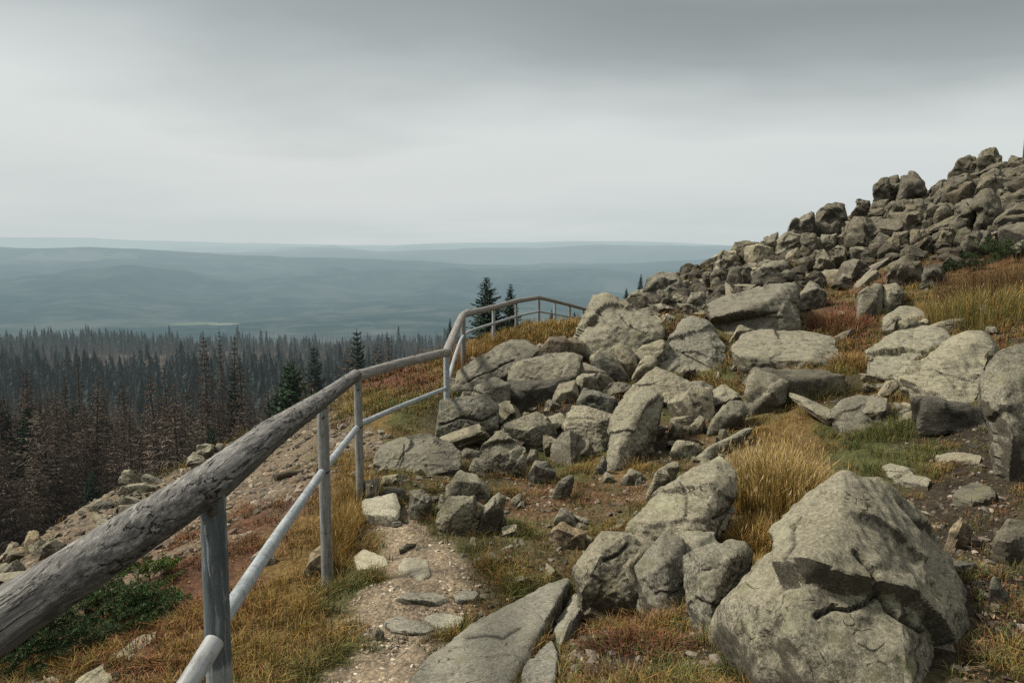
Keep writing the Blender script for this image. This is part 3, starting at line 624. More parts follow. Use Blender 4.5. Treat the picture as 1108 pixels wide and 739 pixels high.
# ---- path stones
for lb, o in [('grey stepping stone at the left edge of the path', [(383,605),(394,596),(419,608),(423,616),(386,621)]), ('pale triangular stepping stone in the middle of the path', [(430,619),(437,606),(463,610),(467,627),(456,633)]),
              ('long pale step stone across the path', [(426,652),(441,645),(474,647),(486,653),(474,657)]), ('lowest pale stepping stone on the path', [(414,678),(434,671),(462,681),(470,686),(462,691),(424,689)]),
              ('flat stepping stone right of the lowest one', [(457,675),(474,667),(503,674),(496,684),(475,685)]), ('small flat stone at the right edge of the path', [(490,648),(503,641),(520,646),(512,654),(495,655)])]:
    rock(lb, o, flat=.035, sub=5, rough=.5, mat='stone_pale', name='stepping_stone', cat='stepping stone', chips=3)
rock('little dark stone left of the lowest stepping stone', [(402,684),(409,677),(416,682),(414,694),(405,695)], sub=4, name='stone', cat='stone')
rock('big pale flat stone where the path ends', [(391,552),(428,545),(434,560),(432,571),(393,569)], flat=.10, sub=5, rough=.6, mat='stone_pale', name='stone', cat='stone')
# ---- rocks around the end of the path
rock('long pale boulder beside the third fence post', [(403,501),(412,483),(454,475),(467,467),(477,472),(500,489),(498,507),(467,513),(423,508)], sub=6, rec=.7, mat='rock_b', ridge=[(460,490,-.15),(430,490,-.1)], cracks=[([(437,480),(436,492),(430,502)],1.6,.03)])
rock('rough block just above the big pale flat stone', [(408,530),(415,515),(441,512),(440,524),(430,530)], sub=5, d=8.0)
rock('rough dark stone against the foot of the third post', [(393,520),(410,517),(410,545),(396,547)], sub=4, name='stone', cat='stone')
rock('knobbly dark stone over the big pale flat stone', [(411,535),(420,526),(438,528),(441,541),(428,545),(412,545)], sub=4, mat='rock_shade', name='stone', cat='stone')
rock('sloping pale rock right of the big pale flat stone', [(442,530),(456,528),(469,539),(462,556),(451,565),(443,556)], sub=5, mat='rock_b')
rock('domed grey rock behind the white edged one', [(482,526),(497,509),(515,513),(527,526),(531,539),(510,543),(482,540)], sub=5)
rock('blocky rock with a bright left edge near the path end', [(473,556),(486,535),(514,536),(520,554),(510,569),(484,581),(474,572)], sub=6, ridge=[(500,546,-.10),(487,560,-.08)], mat='rock_b')
rock('narrow upright rock right of the bright edged block', [(519,553),(540,530),(547,537),(546,556),(525,576),(516,578)], sub=5)
rock('tiny pale stone at the right end of the narrow upright rock', [(552,541),(563,533),(566,537),(556,550)], sub=4, name='stone', cat='stone')
rock('pale boulder on the left flank of the pile under its long slab', [(471,466),(476,432),(488,421),(515,420),(539,439),(538,463),(519,478),(495,475)], sub=6, ridge=[(505,445,-.15)], cracks=[([(478,460),(500,452),(522,455),(537,448)],2,.05)])
rock('grey rock wedged behind the pale left flank boulder', [(510,419),(536,408),(552,415),(554,442),(543,458),(525,440)], sub=5)
rock('five sided grey rock in the middle foot of the pile', [(539,461),(559,454),(580,445),(600,459),(607,481),(580,490),(559,478)], sub=6, ridge=[(575,467,-.14)], mat='rock_b')
rock('brownish rock under the five sided rock', [(510,508),(523,483),(540,468),(568,485),(569,506),(549,513),(519,515)], sub=6, ridge=[(540,490,-.1)])
rock('small dark rock between the five sided rock and the leaning slab', [(568,500),(574,486),(582,487),(583,505)], sub=4, name='stone', cat='stone')
rock('small pale stone right below the five sided rock', [(571,513),(579,498),(594,499),(602,511),(590,522),(577,524)], sub=5, name='stone', cat='stone', mat='rock_b')
rock('small stone bridging two boulders at the foot of the pile', [(497,489),(503,485),(524,488),(523,494),(515,499),(503,499)], sub=4, name='stone', cat='stone', mat='rock_b')
# ---- the pile
rock('long tilted slab on the left of the pile, nearest the fence', [(487,421),(495,402),(519,387),(552,365),(573,367),(588,376),(570,392),(546,407),(512,421)], d=11.6, rec=.9, thick=1.0, sub=6, strata=5, ridge=[(530,396,-.1)], cracks=[([(500,415),(530,402),(556,390)],1.5,.05)])
rock('overhanging block with a black hollow beneath it', [(547,401),(557,389),(588,381),(618,382),(631,386),(622,407),(610,412),(575,412),(550,411)], d=11.6, rec=.5, thick=1.2, sub=6, strata=3)
rock('shadowed rock at the back of the hollow', [(548,412),(612,408),(606,440),(560,446),(545,435)], d=12.3, rec=.2, sub=5, mat='rock_shade')
rock('small orange stained stones on top of the overhanging block', [(586,376),(594,364),(612,363),(618,372),(612,384),(592,384)], d=13.2, sub=5, mat='rock_brown')
rock('pinkish stone touching the tall peak rock', [(602,374),(618,364),(632,372),(634,383),(615,386)], d=13.3, sub=5, mat='rock_brown')
rock('tall peaked rock that tops the pile', [(618,372),(633,348),(641,335),(643,321),(653,319),(673,327),(715,346),(719,362),(706,372),(686,384),(665,388),(629,382)], d=13.2, rec=1.2, thick=1.6, sub=6, ridge=[(665,350,-.3),(690,360,-.2),(640,350,-.1)], cracks=[([(672,340),(680,352),(700,360)],1.6,.06)])
rock('thin grey plate jutting from under the peaked rock', [(684,383),(695,374),(717,367),(729,371),(711,386),(695,389)], d=12.6, rec=.4, sub=5)
rock('big smooth slab leaning on the right side of the pile', [(711,392),(728,366),(735,352),(748,343),(764,349),(789,374),(780,398),(765,414),(752,413)], d=12.2, rec=1.7, thick=.6, sub=6, mat='rock_b', strata=4)
rock('square block below the peaked rock', [(660,392),(663,369),(672,369),(688,383),(690,399),(680,410)], d=12.4, sub=5)
rock('barrel shaped rock between the block and the leaning slab', [(681,411),(697,384),(710,383),(713,391),(705,409),(697,415)], d=12.0, sub=5, p=14)
rock('dark triangular rock at the centre of the pile', [(640,392),(647,381),(664,392),(682,409),(678,419),(647,410)], d=12.0, sub=5, mat='rock_shade')
rock('dark rock below the black gap of the peaked rock', [(621,411),(630,391),(651,402),(664,412),(658,421),(632,413)], d=11.8, sub=5)
rock('weathered block left of the mossy step in the pile', [(596,439),(604,414),(623,411),(627,431),(608,441)], d=11.6, sub=5)
rock('upper of two stacked layers behind the leaning pillar', [(623,434),(632,419),(671,431),(664,451),(628,441)], d=11.4, sub=5, mat='rock_b')
rock('lower of two stacked layers behind the leaning pillar', [(607,460),(619,438),(664,450),(664,478),(651,492),(641,474)], d=10.8, rec=.5, sub=6, mat='rock_b')
rock('tall leaning pillar of rock in front of the pile', [(654,500),(659,470),(664,448),(676,430),(700,416),(722,424),(719,447),(697,478),(682,497),(667,511),(656,509)], d=9.7, rec=1.0, thick=.7, sub=6, p=20, ridge=[(690,445,-.2),(672,480,-.15)])
rock('broad pinkish slab lying over the top of the leaning pillar', [(673,430),(690,414),(710,397),(732,407),(760,422),(747,432),(700,438)], d=10.9, rec=.9, thick=.8, sub=6, mat='rock_b')
rock('small foot stone at the base of the leaning pillar', [(643,508),(653,492),(658,500),(653,514)], sub=4, name='stone', cat='stone')
rock('small rock under the pinkish slab in the grass', [(745,462),(757,449),(763,452),(760,466),(750,472)], sub=4, name='stone', cat='stone')
rock('flat stone in the litter below the leaning pillar', [(725,490),(733,474),(750,478),(762,486),(745,498)], sub=4, name='stone', cat='stone')
rock('narrow pale stone in the litter left of the large tilted rock', [(597,536),(612,516),(620,512),(622,518),(604,542)], sub=4, name='stone', cat='stone', mat='rock_b')
# ---- right mid slope
rock('huge slab with a bright flat top in the middle of the slope', [(768,355),(767,329),(784,320),(809,312),(842,306),(856,304),(864,308),(868,337),(870,355),(842,363),(795,363),(777,360)], d=15.6, rec=1.5, thick=1.6, sub=6, mat='rock_b', p=44, ridge=[(768,350,-.5),(804,338,-.6),(835,323,-.7),(846,312,-.3)])
rock('small dark topped rock right of the huge slab', [(858,326),(877,304),(895,316),(888,333),(868,337)], sub=5)
rock('wide overhanging slab with deep shade beneath it', [(789,379),(802,362),(813,359),(850,363),(868,356),(904,359),(910,370),(916,402),(895,404),(860,398),(820,398),(801,390)], d=11.7, rec=1.9, thick=.9, sub=6, mat='rock_b', p=44, ridge=[(805,386,-.35),(845,385,-.45),(880,391,-.45)])
rock('shaded rock face under the wide overhanging slab', [(822,398),(890,400),(918,404),(912,428),(870,436),(835,425)], d=12.2, rec=.2, sub=5, mat='rock_shade')
rock('mossy block holding up the left end of the overhanging slab', [(806,430),(807,408),(815,399),(835,404),(851,414),(846,446),(814,448)], d=10.2, sub=5)
rock('pale split boulder right of the red heather on the slope', [(924,352),(926,320),(946,305),(956,306),(956,335),(943,353)], sub=5, d=16.0, mat='rock_b')
rock('right half of the split boulder', [(958,340),(955,308),(970,306),(979,317),(968,333)], sub=5, d=16.4)
rock('two step flat rock just below the split boulder', [(955,342),(976,331),(997,333),(1017,348),(990,359),(953,358)], sub=5, rec=1.2, mat='rock_b')
rock('long pale rock sheet left of the dark fissure', [(934,416),(938,380),(968,361),(1003,354),(1023,355),(1028,371),(1005,387),(968,400),(946,418)], d=10.8, rec=2.6, thick=.5, sub=6, mat='rock_b')
rock('large pale boulder right of the dark fissure', [(968,410),(986,397),(1030,374),(1059,361),(1075,376),(1058,400),(1059,432),(1037,449),(1011,438),(986,425)], d=9.0, rec=1.9, thick=1.0, sub=6, mat='rock_b', ridge=[(1010,405,-.2),(1035,425,-.1)])
rock('low mossy rock just behind the wide overhanging slab', [(786,372),(800,352),(818,356),(806,366)], sub=4, d=14)
rock('shaded flank below the large pale boulder', [(985,428),(1035,445),(1062,440),(1066,462),(1020,476),(985,452)], d=9.0, rec=.2, sub=5, mat='rock_shade')

# ---- skyline ridge (named blocks)
RG = [
 ('left block of the square summit tower', [(944,213),(945,200),(953,193),(962,192),(963,214),(952,218)]),
 ('middle block of the square summit tower', [(959,214),(961,190),(975,189),(977,203),(974,216)]),
 ('right block of the square summit tower', [(973,217),(974,190),(987,186),(1001,197),(1003,212),(990,220)]),
 ('leaning pale boulder below the square summit tower', [(915,246),(928,230),(941,237),(953,257),(951,277),(928,277),(919,262)]),
 ('small square rock on the skyline left of the tower', [(920,231),(928,216),(942,217),(937,229)]),
 ('block under the left foot of the summit tower', [(937,236),(944,217),(962,215),(966,236),(950,242)]),
 ('block under the right foot of the summit tower', [(975,238),(980,219),(1000,214),(1003,236),(990,244)]),
 ('middle block beneath the summit tower', [(960,240),(962,219),(980,217),(982,238),(970,243)]),
 ('topmost crag of the ridge', [(1054,177),(1063,162),(1077,159),(1082,169),(1082,184),(1058,187)]),
 ('rounded crag left of the topmost crag', [(1027,187),(1038,173),(1049,169),(1058,174),(1054,189),(1034,192)]),
 ('tall lens shaped crag on the right ridge', [(1018,207),(1030,190),(1049,185),(1054,213),(1036,221),(1020,213)]),
 ('pointed crag under the topmost crag', [(1051,216),(1063,191),(1076,184),(1093,193),(1090,215),(1069,217)]),
 ('low saddle rock between tower and right ridge', [(1003,218),(1010,200),(1020,197),(1024,218)]),
 ('black pillar in the middle of the right ridge', [(1056,250),(1058,216),(1067,209),(1079,213),(1084,230),(1076,254)]),
 ('sloping slab at the right edge below the crags', [(1074,244),(1091,226),(1108,218),(1135,222),(1135,250),(1087,250)]),
 ('dark overhang at the right edge of the ridge', [(1088,214),(1108,203),(1135,203),(1135,224),(1095,224)]),
 ('crag at the right edge just under the skyline', [(1080,196),(1092,182),(1115,180),(1130,200),(1098,204)]),
 ('pointed fin in the middle of the right ridge', [(1010,250),(1014,228),(1024,216),(1032,232),(1030,254)]),
 ('rust stained fin right of the pointed fin', [(1030,252),(1033,226),(1046,218),(1054,232),(1052,256)]),
 ('narrow slab left of the pointed fin', [(994,250),(1000,232),(1012,222),(1014,246),(1006,254)]),
 ('square block at the foot of the ridge, left of a pair', [(961,266),(967,251),(983,250),(984,268),(964,270)]),
 ('square block at the foot of the ridge, right of a pair', [(984,268),(986,248),(1001,247),(1003,268)]),
 ('sunlit topped wedge at the foot of the right ridge', [(1014,262),(1019,249),(1034,247),(1030,262),(1018,266)]),
 ('rough block at the foot of the right ridge', [(1040,268),(1044,256),(1060,247),(1070,252),(1066,272),(1046,276)]),
 ('twin peaked block on the skyline', [(879,240),(886,227),(895,219),(904,224),(913,221),(915,238),(916,256),(886,256),(876,247)]),
 ('shoulder block left of the twin peaked block', [(850,249),(864,235),(881,229),(878,248),(866,254)]),
 ('slab topped block left of the dark recess', [(838,262),(850,252),(868,253),(866,272),(842,276)]),
 ('upright block beside the dark recess', [(866,272),(868,253),(884,251),(891,271),(876,276)]),
 ('pale upright block under the twin peaks', [(888,272),(888,254),(906,252),(903,272)]),
 ('small leaning rock right of the twin peaks', [(905,258),(912,246),(922,250),(920,266),(908,268)]),
 ('long low block of the skyline wall', [(789,273),(795,262),(822,260),(826,274),(800,279)]),
 ('end block of the skyline wall', [(822,274),(826,256),(842,251),(844,270),(832,279)]),
 ('pointed rock where the ridge meets the hills', [(773,284),(783,268),(793,277),(790,292),(780,296)]),
 ('tall pale rock under the skyline wall', [(787,302),(792,284),(812,285),(812,303),(798,311)]),
 ('broad pale rock behind the huge slab', [(811,298),(828,286),(848,283),(858,299),(842,311),(818,311)]),
 ('grey rock with a pointed top behind the huge slab', [(880,290),(891,270),(902,280),(906,292),(886,297)]),
 ('broad mossy boulder beyond the split boulder', [(957,300),(963,287),(979,280),(997,284),(999,300),(977,309)]),
 ('smaller neighbour of the broad mossy boulder', [(999,304),(1001,287),(1020,286),(1023,305),(1008,309)]),
 ('rounded crag at the lower left end of the ridge', [(694,315),(699,298),(716,294),(731,295),(748,313),(744,324),(722,322)]),
 ('split rock under the lower left crag', [(706,333),(713,314),(724,314),(731,334)]),
 ('brown rock right of the split rock', [(724,332),(728,318),(740,318),(744,332)]),
 ('low rock at the very left tip of the ridge', [(676,327),(682,316),(697,312),(702,326)]),
 ('small pale rock in the orange heather of the ridge', [(757,306),(763,293),(774,296),(772,308)]),
 ('slanting rock between pale rock and ridge tip', [(768,300),(775,286),(786,298),(784,312),(774,308)]),
 ('rock at the left foot of the huge slab', [(742,330),(748,316),(762,318),(764,334),(750,338)]),
]
for i, (lb, o) in enumerate(RG):
    bt = max(q[1] for q in o); bx = sum(q[0] for q in o)/len(o); hd = hit(bx, bt+4); hd = hd or hit(bx, bt+14) or hit(bx, bt+26) or 30.
    rock(lb+', grey stone', o, d=min(hd, 30.5), sub=5, mat='rock_far' if bx > 900 or i % 3 == 0 else 'rock', chips=0, rough=1.15, p=150, joints=3, notch=2, nd=.2, facet=2.2, strata=2.5)

# ---- filler rocks: a few shapes, many copies
PROTO = []
for k in range(12):
    g = random.Random(900+k); pts = []
    for _ in range(13):
        v = Vector((g.gauss(0, 1), g.gauss(0, 1), g.gauss(0, 1))).normalized(); pts.append((v.x*g.uniform(.42, .62), v.y*g.uniform(.38, .5), v.z*g.uniform(.3, .48)))
    if k % 2: pts = [(sx*g.uniform(.28, .5), sy*g.uniform(.25, .42), sz*g.uniform(.3, .5)) for sx in (-1, 1) for sy in (-1, 1) for sz in (-1, 1)]+[(g.uniform(-.2, .2), g.uniform(-.2, .2), .5)]
    V, Fc, cen = rock_mesh('p', pts, 5, 900+k, 1.0, 150, 0, track=False, notch=2, nd=.22, joints=2, facet=2.0); PROTO.append(mesh_np('broken_rock', V, Fc, sharp=22)); 
def filler(n, box, smin, smax, mat, name, label, group, cat='rock', sink=.25, bias=1.0, avoid=True, ok=None):
    c = 0; tries = 0; mats = {}
    while c < n and tries < n*30:
        tries += 1; px = random.uniform(box[0], box[2]); py = random.uniform(box[1], box[3]); d = hit(px, py)
        if d is None or d > 33 or (ok and not ok(px, py)): continue
        q = P(px, py, d)
        if q[2] < -4.6: continue
        if avoid and any((np.array(q) > lo-.02).all() and (np.array(q) < hi+.02).all() and (N@np.array(q) <= D+.01).all() for N, D, lo, hi in HULLS): continue
        s_ = smin+(smax-smin)*random.random()**(1.6*bias)
        k = random.randrange(12)
        if (k, mat) not in FM:
            m2 = PROTO[k].copy(); m2.materials.clear(); m2.materials.append(M[mat]); FM[(k, mat)] = m2
        o = bpy.data.objects.new(name, FM[(k, mat)]); COL.objects.link(o)
        o.location = (q[0], q[1], q[2]+s_*(.5-sink)*.6); o.rotation_euler = (random.uniform(-.5, .5), random.uniform(-.5, .5), random.uniform(0, 6.28))
        w_ = random.random(); el = (1.7, .75, .6) if w_ < .3 else ((.7, .8, 1.6) if w_ < .42 else (1, 1, 1))
        o.scale = (s_*el[0]*random.uniform(.8, 1.3), s_*el[1]*random.uniform(.8, 1.2), s_*el[2]*random.uniform(.7, 1.25))
        if random.random() < .4: o.rotation_euler.x += random.uniform(-.7, .7); o.rotation_euler.y += random.uniform(-.7, .7)
        o['label'] = label; o['category'] = cat; o['group'] = group; c += 1
FM = {}
filler(150, (930, 176, 1150, 280), .25, 1.2, 'rock_far', 'ridge_rock', 'dark broken rock packed into the right half of the skyline ridge', 'dark rocks packed into the right ridge', sink=.3)
filler(85, (780, 235, 940, 312), .2, .9, 'rock', 'ridge_rock', 'broken grey rock in the middle stretch of the skyline ridge', 'grey rocks of the middle ridge', sink=.3)
filler(64, (670, 305, 810, 352), .15, .6, 'rock', 'ridge_rock', 'small tumbled rock at the low left end of the ridge', 'tumbled rocks at the low left end of the ridge')
filler(60, (480, 380, 790, 510), .12, .55, 'rock', 'wedged_rock', 'small grey rock wedged between the boulders of the pile', 'small rocks wedged in the pile')
filler(85, (560, 330, 1100, 470), .12, .6, 'rock', 'slope_stone', 'small grey stone lying in the grass of the upper slope', 'small stones on the upper slope', cat='stone', bias=1.5)
filler(46, (500, 520, 760, 640), .05, .16, 'rock', 'loose_stone', 'little loose stone in the litter right of the path', 'little loose stones right of the path', cat='stone', bias=1.4)
filler(26, (950, 480, 1150, 739), .04, .13, 'rock_shade', 'loose_stone', 'little dark stone on the shaded soil at the right', 'little dark stones on the shaded soil', cat='stone')
filler(60, (-60, 590, 120, 660), .10, .34, 'rock', 'scree_stone', 'chunky weathered stone on the scree shoulder at the left edge', 'chunky stones on the left scree shoulder', cat='stone', sink=.2)
filler(60, (100, 480, 330, 600), .08, .40, 'rock_b', 'scree_stone', 'pale stone lying along the scree rim behind the handrail', 'pale stones along the scree rim', cat='stone', sink=.2, bias=1.3, ok=lambda a, b: b < 700-.82*a)
filler(40, (380, 470, 480, 600), .04, .16, 'rock_b', 'loose_stone', 'little pale stone at the upper end of the path', 'little pale stones at the upper end of the path', cat='stone')

# rim stones on the skyline of the scree
for i, (lb, o, mt) in enumerate([('tan lump of rock on the scree shoulder at the far left', [(25,588),(30,572),(42,574),(47,588),(40,600),(28,600)], 'rock_brown'), ('reddish stone below the tan lump at the far left', [(10,600),(22,590),(33,594),(31,602),(15,606)], 'rock_brown'),
        ('dark rock at the edge of the left frame on the scree', [(-6,596),(5,584),(22,585),(20,594),(0,602)], 'rock'), ('long pale rock on the scree rim in front of the dark trees', [(126,534),(138,524),(160,521),(170,528),(150,536)], 'rock'),
        ('flat pale rock on the scree rim left of the long one', [(95,548),(105,540),(118,541),(116,552),(100,554)], 'rock_b'), ('rounded pale stone at the highest visible point of the scree rim', [(229,488),(235,480),(242,480),(245,489),(236,494)], 'rock_b')]):
    rock(lb, o, sub=4, mat=mt, name='stone', cat='stone', thick=.3)
rock('mossy rock at the foot of the second fence post', [(326,620),(335,600),(350,588),(358,604),(356,622),(338,630)], sub=5, d=5.5, mat='rock_brown', name='stone', cat='stone')
rock('low stone in the heather behind the lower rail', [(270,604),(282,594),(298,600),(300,612),(280,614)], sub=4, mat='rock', name='stone', cat='stone')
rock('flat stone bank under the green bush in the lower left', [(70,750),(112,722),(150,694),(172,682),(166,696),(120,745)], flat=.02, sub=5, mat='rock', name='stone', cat='stone')

# ------------------------------------------------------------------ fence
def lerp_pts(c, n):
    c = np.array(c, float); t = np.concatenate([[0], np.cumsum(np.linalg.norm(np.diff(c, axis=0), axis=1))]); u = np.linspace(0, t[-1], n)
    # smooth interpolation
    o = np.stack([np.interp(u, t, c[:, k]) for k in range(3)], 1)
    for _ in range(max(2, n//14)): o[1:-1] = (o[:-2]+2*o[1:-1]+o[2:])/4
    return o
fence = add('handrail_fence', None, None, loc=P(349, 640, 5.2), label='weathered log handrail fence with grey posts following the path downhill', cat='fence')
FL = np.array(fence.location)
def part(name, acc, mat, parent=fence, org=None, axis=None, label=None):
    """mesh whose local x runs along axis"""
    me = acc.mesh(name); o = add(name, me, M[mat], parent=parent, label=label)
    org = np.array(org if org is not None else (0, 0, 0)); 
    n = len(me.vertices); co = np.zeros(n*3, np.float32); me.vertices.foreach_get('co', co); co = co.reshape(-1, 3)-org
    q = Vector(axis).to_track_quat('X', 'Z') if axis is not None else None
    if q: Rm = np.array(q.to_matrix()); co = co@Rm; o.rotation_mode = 'QUATERNION'; o.rotation_quaternion = q
    me.vertices.foreach_set('co', np.ascontiguousarray(co, np.float32).ravel()); me.update()
    base = FL if parent is fence else np.zeros(3)
    o.location = tuple(org-base); return o
RAILS = [('wood', [(-260,850,.92),(0,671,1.52),(115,596,1.83),(232,520,2.25),(290,472,3.1),(349,432,5.2),(385,406,7.0)], [.063,.061,.060,.060,.060,.056,.052], 170, .032),
         ('wood2', [(383,408,6.95),(430,394,8.4),(484,381,10.4)], [.052,.050,.055], 50, .04),
         ('wood2', [(483,382,10.35),(492,360,12.0),(500,342,14.0),(506,338,14.6)], [.062,.062,.064,.06], 30, .03),
         ('wood2', [(503,340,14.3),(534,333,17),(558,326,19.3),(583,322,21.5)], [.064,.062,.060,.056], 50, .03),
         ('wood2', [(583,322,21.5),(600,326,22.8),(616,330,24.2),(632,334.5,25.8),(646,338,27)], [.055,.05,.05,.048,.045], 40, .02)]
for i, (mt, c, rr, n, ns) in enumerate(RAILS):
    cc = [P(*q) for q in c]; a = lerp_pts(cc, n); t = np.linspace(0, 1, n); L = np.concatenate([[0], np.cumsum(np.linalg.norm(np.diff(np.array(cc), axis=0), axis=1))]); L /= L[-1]
    ac = Acc(); tube(ac, a, np.interp(t, L, rr), 40 if i == 0 else 16, noise=ns, seed=i*5)
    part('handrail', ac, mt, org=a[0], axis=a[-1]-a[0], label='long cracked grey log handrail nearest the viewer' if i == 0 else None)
# torn splinter on the log
ac = Acc(); b0 = np.array(P(277, 478, 2.9)); 
sv = [b0+np.array(q) for q in [(-.045, 0, -.03), (.035, .02, -.01), (.02, .06, -.02), (-.005, .01, .062), (-.02, .04, .03)]]
ac.put(sv, [(0, 1, 3), (1, 2, 3), (2, 4, 3), (4, 0, 3), (0, 2, 1), (0, 4, 2)]); part('splinter', ac, 'wood')
POSTS = [(225,522,2.22,.0365,'post'),(349,440,5.2,.038,'post2'),(387,410,7.0,.036,'post2'),(483,384,10.38,.04,'pipe'),(501,343,14.1,.045,'post2'),(534,334,17,.036,'pipe'),(558.5,327,19.3,.034,'post2'),(583,323,21.5,.04,'post2'),(600.5,326,22.8,.036,'pipe'),(616.5,330,24.2,.036,'post2'),(631,334,25.7,.036,'post2')]
for i, (px, py, d, r, mt) in enumerate(POSTS):
    a = np.array(P(px, py, d)); g = float(Z(a[0], a[1])[0])-.25; n = 40 if i < 3 else 14
    if i == 0: g = a[2]-1.42
    p_ = np.stack([np.full(n, a[0])+np.linspace(0, .012, n)*(1 if i == 0 else 0), np.full(n, a[1]), np.linspace(g, a[2]-.01, n)], 1); ac = Acc()
    tube(ac, p_, r*np.interp(np.linspace(0, 1, n), [0, .9, 1], [1.05, 1, .95]), 28 if i < 3 else 12, noise=.03, seed=40+i)
    part('post', ac, mt, org=(a[0], a[1], g), label='thick dark stained post in the foreground' if i == 0 else None)
# pale sapwood streak on the first post
ac = Acc(); a0 = P(225, 522, 2.22)
tz = np.linspace(-.115, -.36, 24); th = np.interp(tz, [-.36, -.27, -.115], [.75, .25, .05])+.1*np.sin(tz*60)*.5
tube(ac, np.stack([a0[0]+.0362*np.sin(th), a0[1]-.0362*np.cos(th), a0[2]+tz], 1), .0028, 6)
part('drip_mark', ac, 'pipe')
LR = [('pipe2', [(120,860,1.78),(200,745,2.03),(232,694,2.17)], .0285, .02), ('pipe', [(238,674,2.28),(300,580,3.35),(349,510,5.22)], .0255, .008), ('pipe', [(349,510,5.24),(387,462,7.03)], .027, .01), ('pipe', [(387,460,7.05),(430,441,8.4),(483,420,10.4)], .027, .01),
      ('pipe', [(484,416,10.45),(492,386,12.2),(500,364,14),(506,359,14.6),(534,350,17),(558,342.5,19.3),(583,337,21.5)], .029, .01), ('pipe', [(583,337,21.5),(600,340,22.8),(616,343,24.2),(634,346,25.8)], .026, 0)]
for i, (mt, c, r, ns) in enumerate(LR):
    a = lerp_pts([P(*q) for q in c], 40); ac = Acc(); tube(ac, a, r, 20 if i < 3 else 10, noise=ns, seed=70+i)
    part('lower_rail', ac, mt, org=a[0], axis=a[-1]-a[0])
for px, py, d in [(228,556,2.17),(349,452,5.15),(387,422,6.95),(228,700,2.16),(349,512,5.14)]:   # bolt heads
    c = np.array(P(px, py, d)); ac = Acc(); tube(ac, np.array([c+(0, .03, 0), c, c-(0, .006, 0)]), [.011, .011, .007], 10, noise=0); part('bolt', ac, 'rock_shade')
for px, py, d, r in [(349,509,5.2,.045),(387,461,7.0,.042)]:   # dark wire bands where the rail meets the posts
    c = np.array(P(px, py, d)); th = np.linspace(0, 2*math.pi, 22); ac = Acc()
    tube(ac, np.stack([c[0]+r*np.cos(th), c[1]+r*np.sin(th), c[2]+.01*np.sin(th)], 1), .008, 6, cap=False); part('wire_band', ac, 'rock_shade')

# ------------------------------------------------------------------ ground vegetation
def outside(x, y, z):
    m = np.ones(len(x), bool); q = np.stack([x, y, z], 1)
    for N, D, lo, hi in HULLS:
        b = (q > lo-.03).all(1) & (q < hi+.05).all(1) & m
        i = np.nonzero(b)[0]
        if len(i): ins = ((q[i]@N.T) <= D+.012).all(1); m[i[ins]] = False
    return m
def sample(n, y0, y1, pw=1.0, smax=.85):
    u = RNG.random(n); y = (y0**(1-pw)+u*(y1**(1-pw)-y0**(1-pw)))**(1/(1-pw)) if pw != 1 else y0*(y1/y0)**u
    s_ = RNG.uniform(-smax, smax, n); return s_*(y+.6), y
def blades(x, y, z, h, wd, lean, col, colt, az=None):
    n = len(x); az = RNG.uniform(0, 2*math.pi, n) if az is None else az; fa = RNG.uniform(0, 2*math.pi, n)
    dx = np.cos(az); dy = np.sin(az); wx = np.cos(fa)*wd/2; wy = np.sin(fa)*wd/2
    b = np.stack([x, y, z], 1); o = np.zeros_like(x)
    m = b+np.stack([dx*lean*h*.25, dy*lean*h*.25, h*.55], 1); t = b+np.stack([dx*lean*h, dy*lean*h, h*(1-.35*lean)], 1)
    w_ = np.stack([wx, wy, o], 1)
    V = np.stack([b-w_, b+w_, m+w_*.8, m-w_*.8, t], 1).reshape(-1, 3)
    i = np.arange(n)[:, None]*5; Fc = np.concatenate([i+np.array([[0, 1, 2]]), i+np.array([[0, 2, 3]]), i+np.array([[3, 2, 4]])])
    C = np.stack([col*.55, col*.55, col, col, colt], 1).reshape(-1, 3); return V, Fc, C
def tuftfield(name, ty, ntuft, per, h0, h1, w0, spread, pal, tip, y0, y1, lean=.5, thr=.25, label='', cat='grass', pw=1.35, maxh=9):
    x, y = sample(ntuft, y0, y1, pw); z = Z(x, y); cw = cover(x, y, z); pr = sum(cw[:, TYPES.index(t)]*k for t, k in ty.items())
    cl = .5+.8*n2(x, y, 2.6, 90, 2); keep = (pr*cl > thr*RNG.random(ntuft)+.04) & (z > -6.5)
    x, y, z, pr = x[keep], y[keep], z[keep], pr[keep]
    k = np.repeat(np.arange(len(x)), per); dist = np.maximum(y[k], 2); sc = 1+np.clip((dist-6)/18, 0, 1.6)
    rad = spread*sc*np.sqrt(RNG.random(len(k))); an = RNG.uniform(0, 6.283, len(k))
    bx = x[k]+rad*np.cos(an); by = y[k]+rad*np.sin(an); bz = Z(bx, by)-.01
    ok = outside(bx, by, bz+.025)&outside(bx, by, bz+.10); k, bx, by, bz, an, sc = k[ok], bx[ok], by[ok], bz[ok], an[ok], sc[ok]
    th = RNG.uniform(h0, h1, len(x))*(.6+.5*pr); h = th[k]*RNG.uniform(.5, 1.15, len(k)); pal = np.array(pal); tip = np.array(tip)
    ti = RNG.integers(0, len(pal), len(x)); ci = np.where(RNG.random(len(k)) < .35, RNG.integers(0, len(pal), len(k)), ti[k])
    c = pal[ci]*RNG.uniform(.6, 1.35, (len(k), 1)); ct = tip[ci]*RNG.uniform(.7, 1.4, (len(k), 1))
    V, Fc, C = blades(bx, by, bz, h, w0*sc*RNG.uniform(.6, 1.3, len(k)), RNG.uniform(.05, lean, len(k))*1.2, c, ct, an+RNG.normal(0, .7, len(k)))
    print(name, len(k)); add(name, mesh_np(name, V, Fc, C, False), M['veg'], label=label, cat=cat, kind='stuff')
